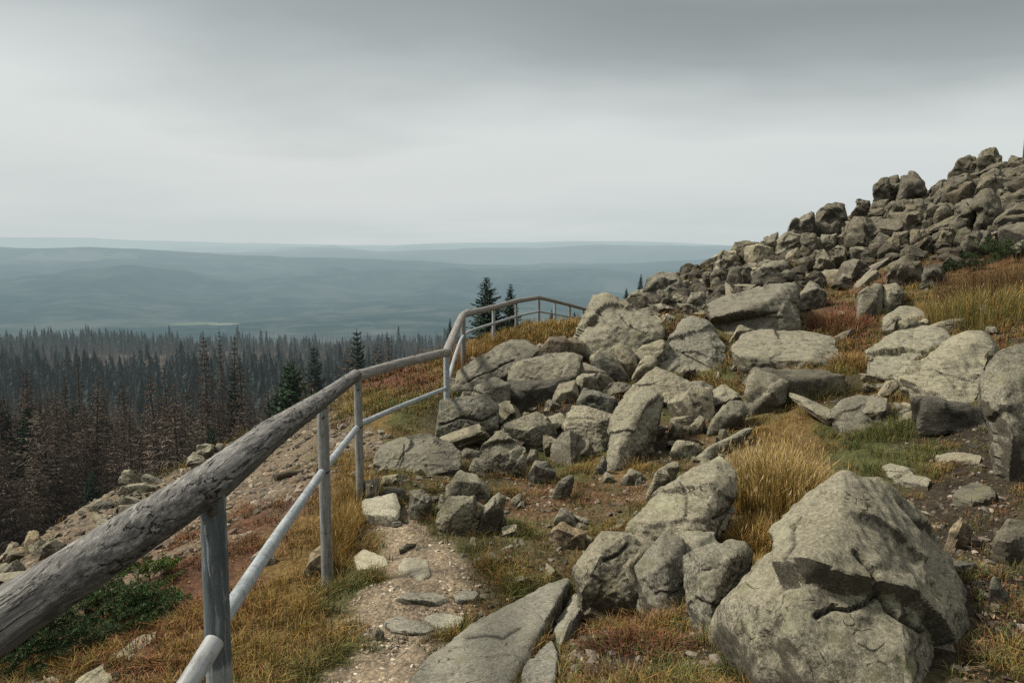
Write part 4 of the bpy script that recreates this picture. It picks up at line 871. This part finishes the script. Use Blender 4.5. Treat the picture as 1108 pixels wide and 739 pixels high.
GREEN = [(.075, .095, .025), (.06, .08, .02), (.12, .12, .04), (.15, .12, .045)]; GT = [(.18, .21, .065), (.13, .16, .045), (.27, .25, .10), (.36, .28, .13)]
GOLD = [(.24, .15, .04), (.29, .18, .045), (.19, .12, .03), (.16, .14, .035)]; GDT = [(.47, .28, .09), (.52, .35, .13), (.38, .21, .065), (.31, .25, .08)]
RED = [(.16, .07, .035), (.20, .10, .04), (.11, .055, .03), (.13, .10, .035)]; RDT = [(.33, .11, .06), (.38, .19, .075), (.25, .09, .05), (.30, .22, .08)]
tuftfield('green_grass', {'green': 1.1, 'mix': .6, 'soil': .2, 'litter': .3}, 17000, 26, .05, .13, .0035, .06, GREEN, GT, 2.2, 12, .8, .45, 'short fresh green grass along the path and between the rocks')
tuftfield('golden_grass', {'gold': 1, 'mix': .5, 'red': .35, 'green': .3, 'litter': .22}, 12000, 26, .07, .19, .003, .06, GOLD, GDT, 2.2, 12, .8, .45, 'dry golden grass on the slope by the fence')
tuftfield('red_heather', {'red': 1, 'mix': .42, 'gold': .3, 'soil': .2, 'litter': .3, 'scree': .12}, 12000, 26, .05, .13, .0045, .06, RED, RDT, 2.2, 12, 1.2, .4, 'low rust red heather and dry plants on the slope', 'heather')
tuftfield('distant_grass', {'gold': 1, 'mix': .7, 'green': .8, 'litter': .4, 'soil': .15}, 9000, 22, .12, .26, .006, .12, GOLD+GREEN, GDT+GT, 11, 31, .8, .4, 'dry grass on the upper slope and behind the boulders', pw=1.2)
tuftfield('distant_heather', {'red': 1.2, 'litter': .6, 'mix': .4, 'soil': .6}, 9000, 22, .08, .2, .009, .14, RED, RDT, 11, 31, 1.2, .35, 'rust red heather on the upper slope', 'heather', pw=1.2)
tuftfield('dark_undergrowth', {'soil': .8}, 3500, 20, .04, .12, .004, .07, [(.05, .055, .018), (.07, .04, .022), (.09, .07, .03)], [(.09, .10, .035), (.13, .06, .04), (.18, .13, .06)], 2.2, 14, 1.2, .7, 'sparse dark plants growing on the shaded soil', 'plants')

def clump(name, label, px, py, d, n, rx, ry, h0, h1, pal, tip, wd=.0035, lean=.35, seeds=0, cat='grass clump', group=None):
    d = hit(px, py) or d; c = np.array(P(px, py, d)); r = np.sqrt(RNG.random(n)); an = RNG.uniform(0, 6.283, n); x = c[0]+rx*r*np.cos(an); y = c[1]+ry*r*np.sin(an); z = Z(x, y)-.02
    ok = outside(x, y, z+.04); x, y, z, an = x[ok], y[ok], z[ok], an[ok]; n = len(x)
    # blades gather into tussocks
    h = RNG.uniform(h0, h1, n)*(1-.35*r[ok]**2); pal = np.array(pal); tip = np.array(tip); ci = RNG.integers(0, len(pal), n)
    V, Fc, C = blades(x, y, z, h, wd*RNG.uniform(.6, 1.3, n), RNG.uniform(.03, lean, n), pal[ci]*RNG.uniform(.7, 1.3, (n, 1)), tip[ci]*RNG.uniform(.7, 1.3, (n, 1)), an+RNG.normal(0, .8, n))
    cz = float(Z(c[0], c[1])[0]); org = np.array([c[0], c[1], cz]); ac = Acc(); ac.put(V-org, Fc, C)
    if seeds:
        tips = V.reshape(-1, 5, 3)[:, 4]; idx = RNG.choice(n, min(seeds, n), False); tp = tips[idx]; m = len(tp)
        dirn = RNG.normal(0, .2, (m, 3)); dirn[:, 2] = -.7
        w2 = RNG.normal(0, 1, (m, 3)); w2 *= wd*.75/np.linalg.norm(w2, axis=1)[:, None]; q = np.stack([tp+(0, 0, .012), tp+w2+dirn*.02, tp+dirn*.06, tp-w2+dirn*.02], 1).reshape(-1, 3)-org
        ac.put(q, np.arange(m)[:, None]*4+np.array([[0, 1, 2, 3]]), (.46, .33, .17))
    o = add(name, ac.mesh(name, False), M['veg'], loc=tuple(org), label=label, cat=cat, group=group)
    return o
clump('tall_grass_clump', 'tall golden grass clump with pale seed heads behind the largest boulder', 838, 548, 5.7, 2300, .33, .7, .32, .66, GOLD, [(.62, .46, .2), (.7, .53, .26), (.5, .35, .14), (.36, .29, .1)], .0048, .5, 800)
clump('tall_grass_clump', 'shorter golden grass tuft at the foot of the tall clump, left of the largest boulder', 812, 590, 5.1, 1400, .16, .22, .14, .26, GOLD, GDT, .003, .5, 120)
clump('tall_grass_clump', 'golden grass growing around the second fence post', 368, 590, 6.0, 2600, .16, .7, .16, .34, GOLD, GDT, .003, .5, 260)
clump('tall_grass_clump', 'golden grass growing around the third fence post', 388, 545, 7.0, 1300, .22, .4, .16, .32, GOLD, GDT, .003, .5, 150)
clump('tall_grass_clump', 'orange grass tuft right of the fence turn on the crest', 540, 374, 17.5, 1800, .7, 1.2, .14, .34, GOLD, GDT, .008, .5, 200)
clump('tall_grass_clump', 'orange grass band beneath the far bend of the handrail', 585, 362, 20.5, 2200, 1.1, 1.2, .14, .34, GOLD, GDT, .009, .5, 200)
clump('tall_grass_clump', 'reddish grass between the fence and the long tilted slab', 512, 395, 14.8, 1500, .5, .9, .25, .5, RED+GOLD, RDT+GDT, .007, .5, 60)
clump('tall_grass_clump', 'golden grass strands near the right edge beneath the ridge', 1062, 352, 13.6, 2000, .9, 1.0, .4, .8, GOLD+GREEN, GDT+GT, .006, .5, 100)
clump('tall_grass_clump', 'dark reddish tall grass on the slope at the right edge', 1085, 325, 15.5, 2400, 1.2, 1.2, .4, .95, [(.09, .06, .025), (.12, .07, .03)], [(.2, .10, .05), (.24, .14, .06)], .008, .5)
clump('heather_clump', 'pink red heather clump left of the split boulder', 908, 352, 15.0, 1900, .55, .8, .2, .42, RED, [(.34, .12, .085), (.36, .17, .1), (.26, .09, .07), (.3, .2, .09)], .007, .8, cat='heather')
clump('heather_clump', 'red and gold heather tuft at the right end of the overhanging slab', 925, 400, 11.2, 1500, .45, .6, .18, .36, RED+GOLD, RDT+GDT, .006, .9, cat='heather')
clump('heather_clump', 'crimson heather in front of the pale rock cluster', 690, 705, 3.7, 1600, .28, .25, .05, .13, [(.13, .045, .03), (.09, .05, .025), (.08, .09, .025)], [(.27, .075, .055), (.2, .09, .05), (.13, .15, .05)], .004, 1.1, cat='heather')
clump('tall_grass_clump', 'green grass tuft drooping beside the wide flat slab', 590, 642, 4.9, 1500, .30, .14, .06, .15, GREEN, GT, .003, .8, 0)
clump('tall_grass_clump', 'dark green grass blades under the largest boulder', 815, 735, 3.1, 900, .16, .15, .06, .16, [(.04, .055, .015), (.06, .07, .02)], [(.09, .12, .04), (.13, .14, .05)], .003, .8, 0)
clump('tall_grass_clump', 'wiry dark grass in the shade beneath the overhanging slab', 880, 432, 10.2, 1500, .75, .3, .16, .34, [(.05, .055, .02), (.06, .05, .02)], [(.12, .13, .05), (.14, .10, .05)], .005, .7, 0)
clump('tall_grass_clump', 'green tussock below the large pale boulder on the right', 975, 470, 8.2, 1500, .5, .3, .12, .26, GREEN, GT, .004, .8, 0)

# pebbles, scree, leaf litter
def pebbles(name, ty, n, s0, s1, pal, y0, y1, thr, label, flat=.6, pw=1.35, smax=.8):
    x, y = sample(n, y0, y1, pw, smax); z = Z(x, y); cw = cover(x, y, z); pr = sum(cw[:, TYPES.index(t)]*k for t, k in ty.items())
    keep = (pr > thr+RNG.random(n)*.5) & (z > -5); x, y, z = x[keep], y[keep], z[keep]; n = len(x); ok = outside(x, y, z+.015); x, y, z = x[ok], y[ok], z[ok]; n = len(x)
    U, Fc = ico(1); k = len(U); s_ = (s0+(s1-s0)*RNG.random(n)**3)*(1+np.clip((y-6)/10, 0, 1.2)*.5)
    V = U[None]*(1+RNG.normal(0, .22, (n, k, 1))); V *= s_[:, None, None]*RNG.uniform(.6, 1.3, (n, 1, 3))*np.array([1, 1, flat])
    a = RNG.uniform(0, 6.28, n); ca, sa = np.cos(a)[:, None], np.sin(a)[:, None]; tl = RNG.normal(0, .3, n)[:, None]
    X = V[..., 0]*ca-V[..., 1]*sa; Y = V[..., 0]*sa+V[..., 1]*ca; Zz = V[..., 2]+X*tl
    V = np.stack([X+x[:, None], Y+y[:, None], Zz+(z+s_*.15)[:, None]], 2).reshape(-1, 3)
    Fa = (Fc[None]+np.arange(n)[:, None, None]*k).reshape(-1, 3); pal = np.array(pal); c = np.repeat(pal[RNG.integers(0, len(pal), n)]*RNG.uniform(.6, 1.35, (n, 1)), k, 0)
    print(name, n); add(name, mesh_np(name, V, Fa, c, False), M['pebble'], label=label, cat='gravel', kind='stuff')
pebbles('path_gravel', {'path': 1, 'litter': .25}, 60000, .0035, .017, [(.36, .30, .22), (.29, .24, .17), (.44, .39, .30), (.22, .185, .14), (.32, .25, .175)], 2.3, 9, .2, 'beige and pinkish gravel covering the footpath')
pebbles('scree', {'scree': 1, 'mix': .1}, 60000, .008, .055, [(.19, .155, .11), (.14, .115, .085), (.25, .21, .155), (.18, .13, .09), (.09, .078, .06)], 4, 20, .15, 'loose brown and grey stone rubble on the slope left of the fence', pw=1.1, smax=.9)
pebbles('slope_rubble', {'litter': 1, 'soil': .5, 'mix': .4}, 26000, .005, .035, [(.17, .145, .11), (.12, .10, .075), (.22, .19, .145), (.09, .07, .05)], 2.4, 30, .15, 'small stones and rubble between the rocks', pw=1.2)
def ridge_rubble():
    n = 9000; y = RNG.uniform(18, 32, n); x = RNG.uniform(.12, .72, n)*y; z = Z(x, y); px, py = proj(x, y, z)
    line = np.interp(px, [660, 700, 780, 850, 940, 1000, 1060, 1150], [335, 350, 345, 325, 290, 280, 272, 268])
    k = (py < line+RNG.normal(0, 8, n)) & (px > 655) & (RNG.random(n) < .42); x, y, z = x[k], y[k], z[k]; n = len(x); U, Fc = ico(2); m = len(U)
    s_ = .05+.26*RNG.random(n)**2.2; V = U[None]*np.ones((n, 1, 1)); 
    for _ in range(7):       # cut flat faces
        a = RNG.normal(0, 1, (n, 3)); a /= np.linalg.norm(a, axis=1)[:, None]; dd = np.einsum('nmk,nk->nm', V, a); lim = RNG.uniform(.45, .8, (n, 1)); ov = np.maximum(dd-lim, 0); V = V-ov[..., None]*a[:, None]
    V = V*s_[:, None, None]*RNG.uniform(.6, 1.4, (n, 1, 3)); V = (V+np.stack([x, y, z+s_*.25], 1)[:, None]).reshape(-1, 3)
    Fa = (Fc[None]+np.arange(n)[:, None, None]*m).reshape(-1, 3); print('rubble', n)
    add('ridge_rubble', mesh_np('ridge_rubble', V, Fa, None, False), M['rock_far'], label='broken rubble filling the gaps between the ridge rocks', cat='rubble', kind='stuff')
ridge_rubble()
def litter():
    n = 26000; x, y = sample(n, 2.4, 16, 1.3); z = Z(x, y); cw = cover(x, y, z); pr = cw[:, 7]*1.2+cw[:, 5]*.55+cw[:, 6]*.5+cw[:, 4]*.3
    k = (pr > .1+RNG.random(n)*.6); x, y, z = x[k], y[k], z[k]; k = outside(x, y, z+.01); x, y, z = x[k], y[k], z[k]; n = len(x)
    a = RNG.uniform(0, 6.28, n); s_ = RNG.uniform(.005, .015, n)*(1+np.clip((y-5)/8, 0, 1)); b = np.stack([x, y, z+.012], 1)
    d = np.stack([np.cos(a), np.sin(a), RNG.normal(0, .5, n)], 1)*s_[:, None]; e_ = np.stack([-np.sin(a), np.cos(a), RNG.normal(0, .5, n)], 1)*s_[:, None]*.45
    V = np.stack([b-d, b-e_, b+d, b+e_], 1).reshape(-1, 3); i = np.arange(n)[:, None]*4; pal = np.array([(.20, .11, .055), (.24, .15, .08), (.12, .06, .035), (.28, .2, .12), (.15, .08, .045)])
    C = np.repeat(pal[RNG.integers(0, 5, n)]*RNG.uniform(.5, 1.3, (n, 1)), 4, 0)
    add('leaf_litter', mesh_np('leaf_litter', V, i+np.array([[0, 1, 2, 3]]), C, False), M['veg'], label='dead brown leaves and plant bits scattered over the ground', cat='leaf litter', kind='stuff')
litter()

# ------------------------------------------------------------------ trees
def conifer(seed, h, base_r, dead, dens=1.0, col=(.05, .06, .03), tw=(.05, .06, .03), first=.08, twig=.4, width=1.0):
    g = random.Random(seed); r = np.random.default_rng(seed); tr = Acc(); cr = Acc()
    zs = np.linspace(0, h, 12); bend = np.cumsum(r.normal(0, .012*h/12, (12, 2)), 0); axis = np.column_stack([bend, zs])
    tube(tr, axis, np.interp(zs, [0, h], [h*.0125+.02, .012]), 7, (.075, .06, .05) if dead else (.05, .04, .03))
    z = h*first; bV = []; bC = []
    quads = []
    while z < h*.985:
        fr = (z-h*first)/(h*(1-first)); L0 = base_r*width*((1-fr)**.85*.95+.06)*(.7 if (dead and fr < .15) else 1); nb = g.randint(4, 6) if not dead else g.randint(4, 7)
        cx, cy = np.interp(z, zs, axis[:, 0]), np.interp(z, zs, axis[:, 1]); a0 = g.uniform(0, 6.28)
        for k in range(nb):
            if dead and g.random() < .22: continue
            a = a0+k*6.283/nb+g.uniform(-.35, .35); L = L0*g.uniform(.55, 1.15); dr = np.array([math.cos(a), math.sin(a), 0]); droop = g.uniform(.05, .4)*(1-fr*.8)
            t = np.linspace(0, 1, 5); pz = z+L*(-droop*t+.38*t**2*(.9 if not dead else .5)+.15*fr*t)
            pp = np.stack([cx+dr[0]*L*t, cy+dr[1]*L*t, pz+g.uniform(-.05, .05)*h*.02], 1)
            side = np.array([-dr[1], dr[0], 0]); bw = (.022 if dead else .02)*(1-t*.7)*(h/10)**.5
            for s_ in (side, np.array([0, 0, 1.])):
                V = np.concatenate([pp+s_*bw[:, None], pp-s_*bw[:, None]]); i = np.arange(4)[:, None]; cr.put(V, i+np.array([[0, 1, 6, 5]]), np.array(col)*g.uniform(.6, 1.1))
            m = int((9+26*L/base_r)*dens); tt = r.uniform(.12, 1.0, m); bp = np.stack([np.interp(tt, t, pp[:, q]) for q in range(3)], 1)
            sg = r.choice([-1, 1], m)[:, None]; tl = (twig*(.35+.65*(1-tt))*L*r.uniform(.5, 1.1, m))[:, None]
            dv_ = side*sg*r.uniform(.5, 1, (m, 1))+dr*r.uniform(.25, .9, (m, 1))+np.array([0, 0, 1])*r.uniform(-.75, .12 if dead else .15, (m, 1)); dv_ /= np.linalg.norm(dv_, axis=1)[:, None]
            wd = (.021 if dead else .075)*(h/8)**.5*r.uniform(.6, 1.4, (m, 1)); wv = np.cross(dv_, r.normal(0, 1, (m, 3))); wv /= np.linalg.norm(wv, axis=1)[:, None]+1e-6
            mid = bp+dv_*tl*.45; tip = bp+dv_*tl+np.array([0, 0, -.08])*tl
            V = np.stack([bp, mid+wv*wd, tip, mid-wv*wd], 1).reshape(-1, 3); sh = r.uniform(.78, 1.2, (m, 1)) if dead else r.uniform(.6, 1.35, (m, 1)); C = np.repeat(np.array(tw)*sh, 4, 0)
            cr.put(V, np.arange(m)[:, None]*4+np.array([[0, 1, 2, 3]]), C)
        z += h*(.021 if not dead else .024)*g.uniform(.7, 1.3)
    return tr.mesh('trunk', True), cr.mesh('crown', False)
BROWN = dict(dead=True, col=(.085, .07, .056), tw=(.112, .084, .062), twig=.68); BROWN2 = dict(dead=True, col=(.09, .075, .058), tw=(.125, .10, .074), twig=.68); GREY = dict(dead=True, col=(.13, .118, .10), tw=(.15, .135, .115), dens=.45, twig=.3)
GRN = dict(dead=False, col=(.035, .03, .02), tw=(.030, .052, .030), dens=1.6, twig=.42)
TM = {'brown': [conifer(1, 10, 1.75, dens=1.1, **BROWN), conifer(2, 10, 2.1, dens=1.2, **BROWN2), conifer(3, 10, 1.3, dens=.8, **BROWN), conifer(4, 10, 1.9, dens=.9, **BROWN2), conifer(5, 10, 1.3, dens=.8, **BROWN), conifer(6, 10, 2.4, dens=.7, first=.3, **BROWN2), conifer(7, 10, 1.7, dens=.55, first=.42, **BROWN), conifer(8, 9, 2.2, dens=1.0, first=.16, **BROWN2)],
      'grey': [conifer(11, 10, .9, **GREY), conifer(12, 10, 1.2, **GREY), conifer(13, 10, .7, **GREY)],
      'green': [conifer(21, 10, 1.9, **GRN), conifer(22, 10, 2.2, **GRN), conifer(23, 10, 1.7, **GRN), conifer(24, 10, 2.9, dead=False, col=(.04, .035, .022), tw=(.045, .082, .038), dens=2.0, twig=.5)]}
LBL = {'brown': ('dead_spruce', 'dead spruce with brown drooping twigs in the forest below the slope', 'dead spruce trees below the slope'), 'grey': ('bare_spruce', 'bare grey dead spruce trunk with few twigs farther down the slope', 'bare grey dead spruces'), 'green': ('spruce', 'dark green living spruce in the forest below the slope', 'living green spruces in the forest')}
def tree(kind, x, y, h, z=None, label=None, k=None, sxy=1.0, group=True):
    k = random.randrange(min(len(TM[kind]), 3 if kind == 'green' else 9)) if k is None else k; a, b = TM[kind][k]; nm, lb, gp = LBL[kind]
    z = float(zfar(np.array([x]), np.array([y]))[0])-.3 if z is None else z
    e_ = add(nm, None, None, loc=(x, y, z), label=label or lb, cat='tree', group=gp if (group and not label) else None)
    e_.rotation_euler = (random.gauss(0, .035), random.gauss(0, .035), random.uniform(0, 6.28)); e_.scale = (h/10*sxy, h/10*sxy, h/10)
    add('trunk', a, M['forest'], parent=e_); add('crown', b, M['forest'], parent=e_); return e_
def place_by_top(kind, px, pytop, d, label=None, k=None, sxy=1.0, h=None):
    tx, ty, tz = P(px, pytop, d); gz = float(zfar(np.array([tx]), np.array([ty]))[0]); hh = tz-gz if h is None else h
    return tree(kind, tx, ty, hh, z=tz-hh-.1, label=label, k=k, sxy=sxy)
TOPS = [('brown',221,357,52,'tallest dead spruce, left of a close tall pair above the others',0,.8),('brown',243,360,53,'right one of the tall pair of dead spruces',4,.9),('brown',237,352,70,None,2,.6),
 ('green',315,388,32,'dark bushy green spruce directly above the near handrail',3,1.0),('green',390,353,60,'dark slim green spruce near the rising end of the handrail',2,1.0),('green',341,371,70,'green spruce between the bushy spruce and the slim one',0,1.0),
 ('brown',166,402,44,None,1,1.1),('brown',197,408,42,None,3,1.0),('brown',267,385,46,None,0,1.0),('brown',140,405,46,None,0,1),('brown',118,418,42,None,1,1),('brown',70,398,44,None,2,1),('brown',40,425,38,None,3,1),
 ('brown',12,415,40,None,1,1.1),('brown',95,430,36,None,0,1.2),('brown',78,384,58,'slim dead spruce rising above the others at the left',4,1),('green',27,440,34,'dark green spruce low at the far left',1,1.1),('brown',355,398,52,None,3,1),('brown',375,375,58,None,1,1.1),
 ('brown',410,366,62,None,0,1),('brown',428,358,64,'dead spruce just left of the handrail joint',2,1),('brown',345,420,46,None,1,1),('brown',445,372,66,None,3,1),('green',256,398,52,None,0,.9),('brown',180,392,52,None,4,1),('brown',210,430,36,None,1,1.1),('brown',240,425,36,None,0,1.1),('brown',275,440,34,None,3,1.1),
 ('brown',55,460,30,None,1,1.3),('brown',120,455,31,None,3,1.2),('brown',5,470,28,None,0,1.3),('brown',170,450,31,None,2,1.3),('green',225,462,30,'dark green spruce in the gloom under the tall pair',1,1.2),('green',150,500,26,'young green spruce deep in the shade above the scree',2,1.2),('green',95,505,27,'small green spruce low behind the scree at the left',0,1.3)]
for kd, px, py, d, lb, k, sx in TOPS: place_by_top(kd, px, py, d, lb, k, sx)
cnt = {'brown': 0, 'grey': 0, 'green': 0}
tries = 0
while sum(cnt.values()) < 520 and tries < 9000:
    tries += 1; y = 28*(190/28)**(random.random()**.8); px = random.uniform(-190, 560); x = (px-554)/F*y
    if y < 42 and x > -y*.26: continue
    if px > 470 and y < 110: continue
    q = random.random(); gn = float(n2(np.array([x]), np.array([y]), 1/30., 77, 2)[0])
    if y < 70: kd = 'brown' if q < .86 else ('green' if gn > .0 else 'grey')
    elif y < 120: kd = 'grey' if q < .45 else ('brown' if q < .78 else 'green')
    else: kd = 'green' if q < .55+gn*.5 else 'grey'
    if cnt[kd] > 270: continue
    h = {'brown': random.uniform(6.0, 9.5), 'grey': random.uniform(6, 11), 'green': random.uniform(5, 10.5)}[kd]
    if y > 110: h *= 1.15
    z_ = float(zfar(np.array([x]), np.array([y]))[0]); _, tp = proj(x, y, z_+h)
    lim = 395 if px < 200 else 375
    if y < 100 and tp < lim: h *= .75
    cnt[kd] += 1; tree(kd, x, y, h*random.uniform(.8, 1.12), z=z_-.3, sxy=random.uniform(.8, 1.5))
# far-off forest, one mass
def far_forest():
    ac = Acc(); r = RNG
    def batch(n, y0, y1, kind, thr, h0, h1, s0=-1.05, s1=.12, seed=0):
        y = np.exp(r.uniform(math.log(y0), math.log(y1), n)); y = (y0**1+(y1-y0)*r.random(n)**.8); s_ = r.uniform(s0, s1, n); x = s_*y
        m = n2(x, y, 1/110., 80+seed, 3) > thr; x, y = x[m], y[m]; n = len(x); z = zfar(x, y)-.5; h = r.uniform(h0, h1, n)*np.exp(np.clip(r.normal(-.1, .22, n), -.5, .25))*(1+.25*n2(x, y, 1/45., 95+seed, 2))
        if kind == 'green':     # ragged tiers of drooping triangles
            T = 12; K = 6; t = np.arange(T)/T; base = np.array((.022, .036, .031))
            for q in range(T):
                a = r.uniform(0, 6.28, (n, K))+np.arange(K)*6.283/K; L = (h[:, None]*.20*(1-t[q])**.8*r.uniform(.6, 1.2, (n, K))+.15)
                zc = z+h*(.12+.88*t[q]); c = np.stack([x, y, zc+h*.12], 1)[:, None].repeat(K, 1); e1 = np.stack([x[:, None]+np.cos(a)*L, y[:, None]+np.sin(a)*L, (zc-h*.02)[:, None]+0*a], 2); e2 = np.stack([x[:, None]+np.cos(a+.75)*L*.8, y[:, None]+np.sin(a+.75)*L*.8, (zc-h*.02)[:, None]+0*a], 2)
                V = np.stack([c, e1, e2], 2).reshape(-1, 3); ac.put(V, np.arange(n*K)[:, None]*3+np.array([[0, 1, 2]]), np.repeat(base*r.uniform(.6, 1.5, (n*K, 1)), 3, 0))
        else:
            base = np.array((.15, .13, .11)); w_ = .11*h/10+.04; a = r.uniform(0, 3.14, n); lx = r.normal(0, .02, n)*h
            for da in (0, 1.57):
                dx, dy = np.cos(a+da)*w_, np.sin(a+da)*w_; V = np.stack([np.stack([x-dx, y-dy, z], 1), np.stack([x+dx, y+dy, z], 1), np.stack([x+lx, y, z+h], 1)], 1).reshape(-1, 3)
                ac.put(V, np.arange(n)[:, None]*3+np.array([[0, 1, 2]]), np.repeat(base*r.uniform(.7, 1.8, (n, 1)), 3, 0))
            K = 16
            a = r.uniform(0, 6.28, (n, K)); f = r.uniform(.2, .97, (n, K)); L = h[:, None]*.13*(1.05-f)*r.uniform(.5, 1.2, (n, K)); zc = z[:, None]+h[:, None]*f
            c0 = np.stack([x[:, None]+0*a, y[:, None]+0*a, zc+.12], 2); c1 = np.stack([x[:, None]+0*a, y[:, None]+0*a, zc-.12], 2); e1 = np.stack([x[:, None]+np.cos(a)*L, y[:, None]+np.sin(a)*L, zc-L*.35], 2)
            V = np.stack([c0, c1, e1], 2).reshape(-1, 3); br = np.array((.115, .09, .072)); ac.put(V, np.arange(n*K)[:, None]*3+np.array([[0, 1, 2]]), np.repeat(br*r.uniform(.6, 1.4, (n*K, 1)), 3, 0))
    batch(1500, 130, 230, 'grey', -.6, 7, 12, seed=1); batch(900, 130, 230, 'green', .1, 7, 12, seed=2)
    batch(2900, 200, 330, 'green', -.1, 7, 16, seed=3); batch(1700, 200, 380, 'grey', -.5, 8, 14, seed=4)
    batch(6000, 350, 700, 'grey', -.3, 9, 15, seed=5); batch(4200, 350, 640, 'green', .12, 9, 15, seed=6); batch(3200, 620, 800, 'green', -.1, 10, 17, seed=7); batch(2500, 620, 850, 'grey', -.5, 10, 16, seed=8)
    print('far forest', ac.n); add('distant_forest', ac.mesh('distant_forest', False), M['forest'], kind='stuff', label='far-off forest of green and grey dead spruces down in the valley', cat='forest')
far_forest()

# small spruces near the crest
def local_spruce(px, pytop, pybot, d, k, label, sxy=1.0, kind='green'):
    a = P(px, pytop, d); b = P(px, pybot, d); return tree(kind, a[0], d, a[2]-b[2], z=b[2], label=label, k=k, sxy=sxy)
local_spruce(530, 300, 385, 24, 1, 'young dark spruce right behind the far fence, taller of two', 1.75)
local_spruce(552, 306, 380, 25, 2, 'young dark spruce right behind the far fence, shorter of two', 1.5)
local_spruce(597, 335, 368, 27, 0, 'tiny dark spruce seen through the far end of the fence', 1.2)
local_spruce(621, 338, 368, 29, 1, 'tiny dark spruce where the fence vanishes behind the rocks', 1.3)
local_spruce(487, 344, 400, 24, 2, 'small dark spruce left of the fence turn', .9)
local_spruce(692, 296, 330, 29, 0, 'tiny spruce on the skyline at the left tip of the ridge', 1.0)
local_spruce(678, 312, 332, 29, 1, 'low spruce sprig at the very tip of the ridge', 1.3)

# lower left bush: juniper-like spruce sprays
def needle_bush(name, label, cx, cy, d, nsh, rx, ry, L0, L1, tw, up=.35, nlen=.016, parts=True):
    d = hit(cx, cy) or d; c = np.array(P(cx, cy, d)); org = np.array([c[0], c[1], float(Z(c[0], c[1])[0])]); st = Acc(); fo = Acc(); g = RNG
    for i in range(nsh):
        a = g.uniform(0, 6.28); q = math.sqrt(g.random()); bx = c[0]+rx*q*math.cos(a); by = c[1]+ry*q*math.sin(a); bz = float(base_z(bx, by)[0])+.02+(1-q)*.10*up/.35
        dr = np.array([math.cos(a)*.8+g.normal(0, .5), math.sin(a)*.8+g.normal(0, .5), up+g.normal(0, .18)]); dr /= np.linalg.norm(dr); L = g.uniform(L0, L1)
        def shoot(b, dr, L):
            t = np.linspace(0, 1, 7); p_ = b+dr*L*t[:, None]+np.array([0, 0, -.22*L])*(t**2)[:, None]; tube(st, p_-org, np.linspace(.004, .0015, 7), 4, (.10, .075, .04), cap=False)
            m = int(L/.0030*.02/nlen)+20; u = g.random(m); bp = np.stack([np.interp(u, t, p_[:, k]) for k in range(3)], 1); rd = g.normal(0, 1, (m, 3)); rd -= (rd@dr)[:, None]*dr; rd /= np.linalg.norm(rd, axis=1)[:, None]; nd = rd*.8+dr*.65
            nl = nlen*g.uniform(.7, 1.2, (m, 1))*(1.1-.5*u[:, None]); wv = np.cross(nd, g.normal(0, 1, (m, 3))); wv /= np.linalg.norm(wv, axis=1)[:, None]
            V = np.stack([bp-wv*nlen*.12, bp+wv*nlen*.12, bp+nd*nl], 1).reshape(-1, 3)-org; col = np.array(tw)*(.55+.9*u[:, None])*g.uniform(.8, 1.2, (m, 1)); fo.put(V, np.arange(m)[:, None]*3+np.array([[0, 1, 2]]), np.repeat(col, 3, 0)); return p_
        b = np.array([bx, by, bz]); p_ = shoot(b, dr, L); sd_ = np.cross(dr, (0, 0, 1.)); sd_ /= np.linalg.norm(sd_)
        for k in range(1, 6):
            for sg in (-1, 1):
                if g.random() < .85: shoot(p_[k], (dr*.75+sd_*sg*.75+g.normal(0, .08, 3))/1.08, L*.42*(1-k*.11))
    o = add(name, None, None, loc=tuple(org), label=label, cat='bush'); add('stems', st.mesh('stems'), M['veg'], parent=o); add('needles', fo.mesh('needles', False), M['veg'], parent=o)
needle_bush('juniper_bush', 'low bright green conifer bush below the near handrail in the lower left', 72, 700, 4.75, 150, .62, .40, .20, .38, (.045, .085, .028), up=.75, nlen=.026)
needle_bush('juniper_bush', 'dark corner bush of conifer sprays under the log at the bottom left', 30, 728, 4.4, 60, .35, .3, .18, .34, (.035, .062, .024), up=.75, nlen=.026)
needle_bush('juniper_bush', 'yellow green tip of conifer bush higher up behind the near handrail', 138, 645, 5.4, 60, .30, .34, .14, .26, (.085, .15, .03), up=.7, nlen=.02)
needle_bush('juniper_bush', 'dark green conifer bush at the right edge below the crags', 1094, 286, 18.5, 40, .8, .6, .4, .8, (.045, .07, .028), up=.6, nlen=.05)
needle_bush('juniper_bush', 'small round green bush on the ledge under the summit tower', 952, 246, 28, 26, .5, .4, .3, .6, (.06, .08, .03), up=.8, nlen=.05)
needle_bush('juniper_bush', 'dark green bush in the hollow beside the broad mossy boulder', 1040, 300, 19.8, 30, .5, .4, .3, .55, (.03, .045, .02), up=.7, nlen=.05)

# fallen branch on the scree, dark pole on the ridge
a = [P(298,521,8.8),P(310,518,8.9),P(322,517,9.0),P(336,511,9.2)]; a = lerp_pts(a, 24)+np.array([0, 0, .05]); ac = Acc(); tube(ac, a-a[0], np.linspace(.045, .03, 24), 10, noise=.15, seed=3)
add('fallen_log', ac.mesh('fallen_log'), M['rock_brown'], loc=tuple(a[0]), label='short rotten brown log lying on the scree behind the fence', cat='log')
tp = P(1107, 148, 30); bt = P(1107, 190, 30); ac = Acc(); n = 12; tube(ac, np.stack([np.zeros(n), np.zeros(n), np.linspace(0, tp[2]-bt[2], n)], 1), np.linspace(.075, .05, n), 10, noise=.04)
po = add('wooden_post', ac.mesh('wooden_post'), M['rock_shade'], loc=bt, label='dark upright post on the ridge at the upper right edge', cat='post')
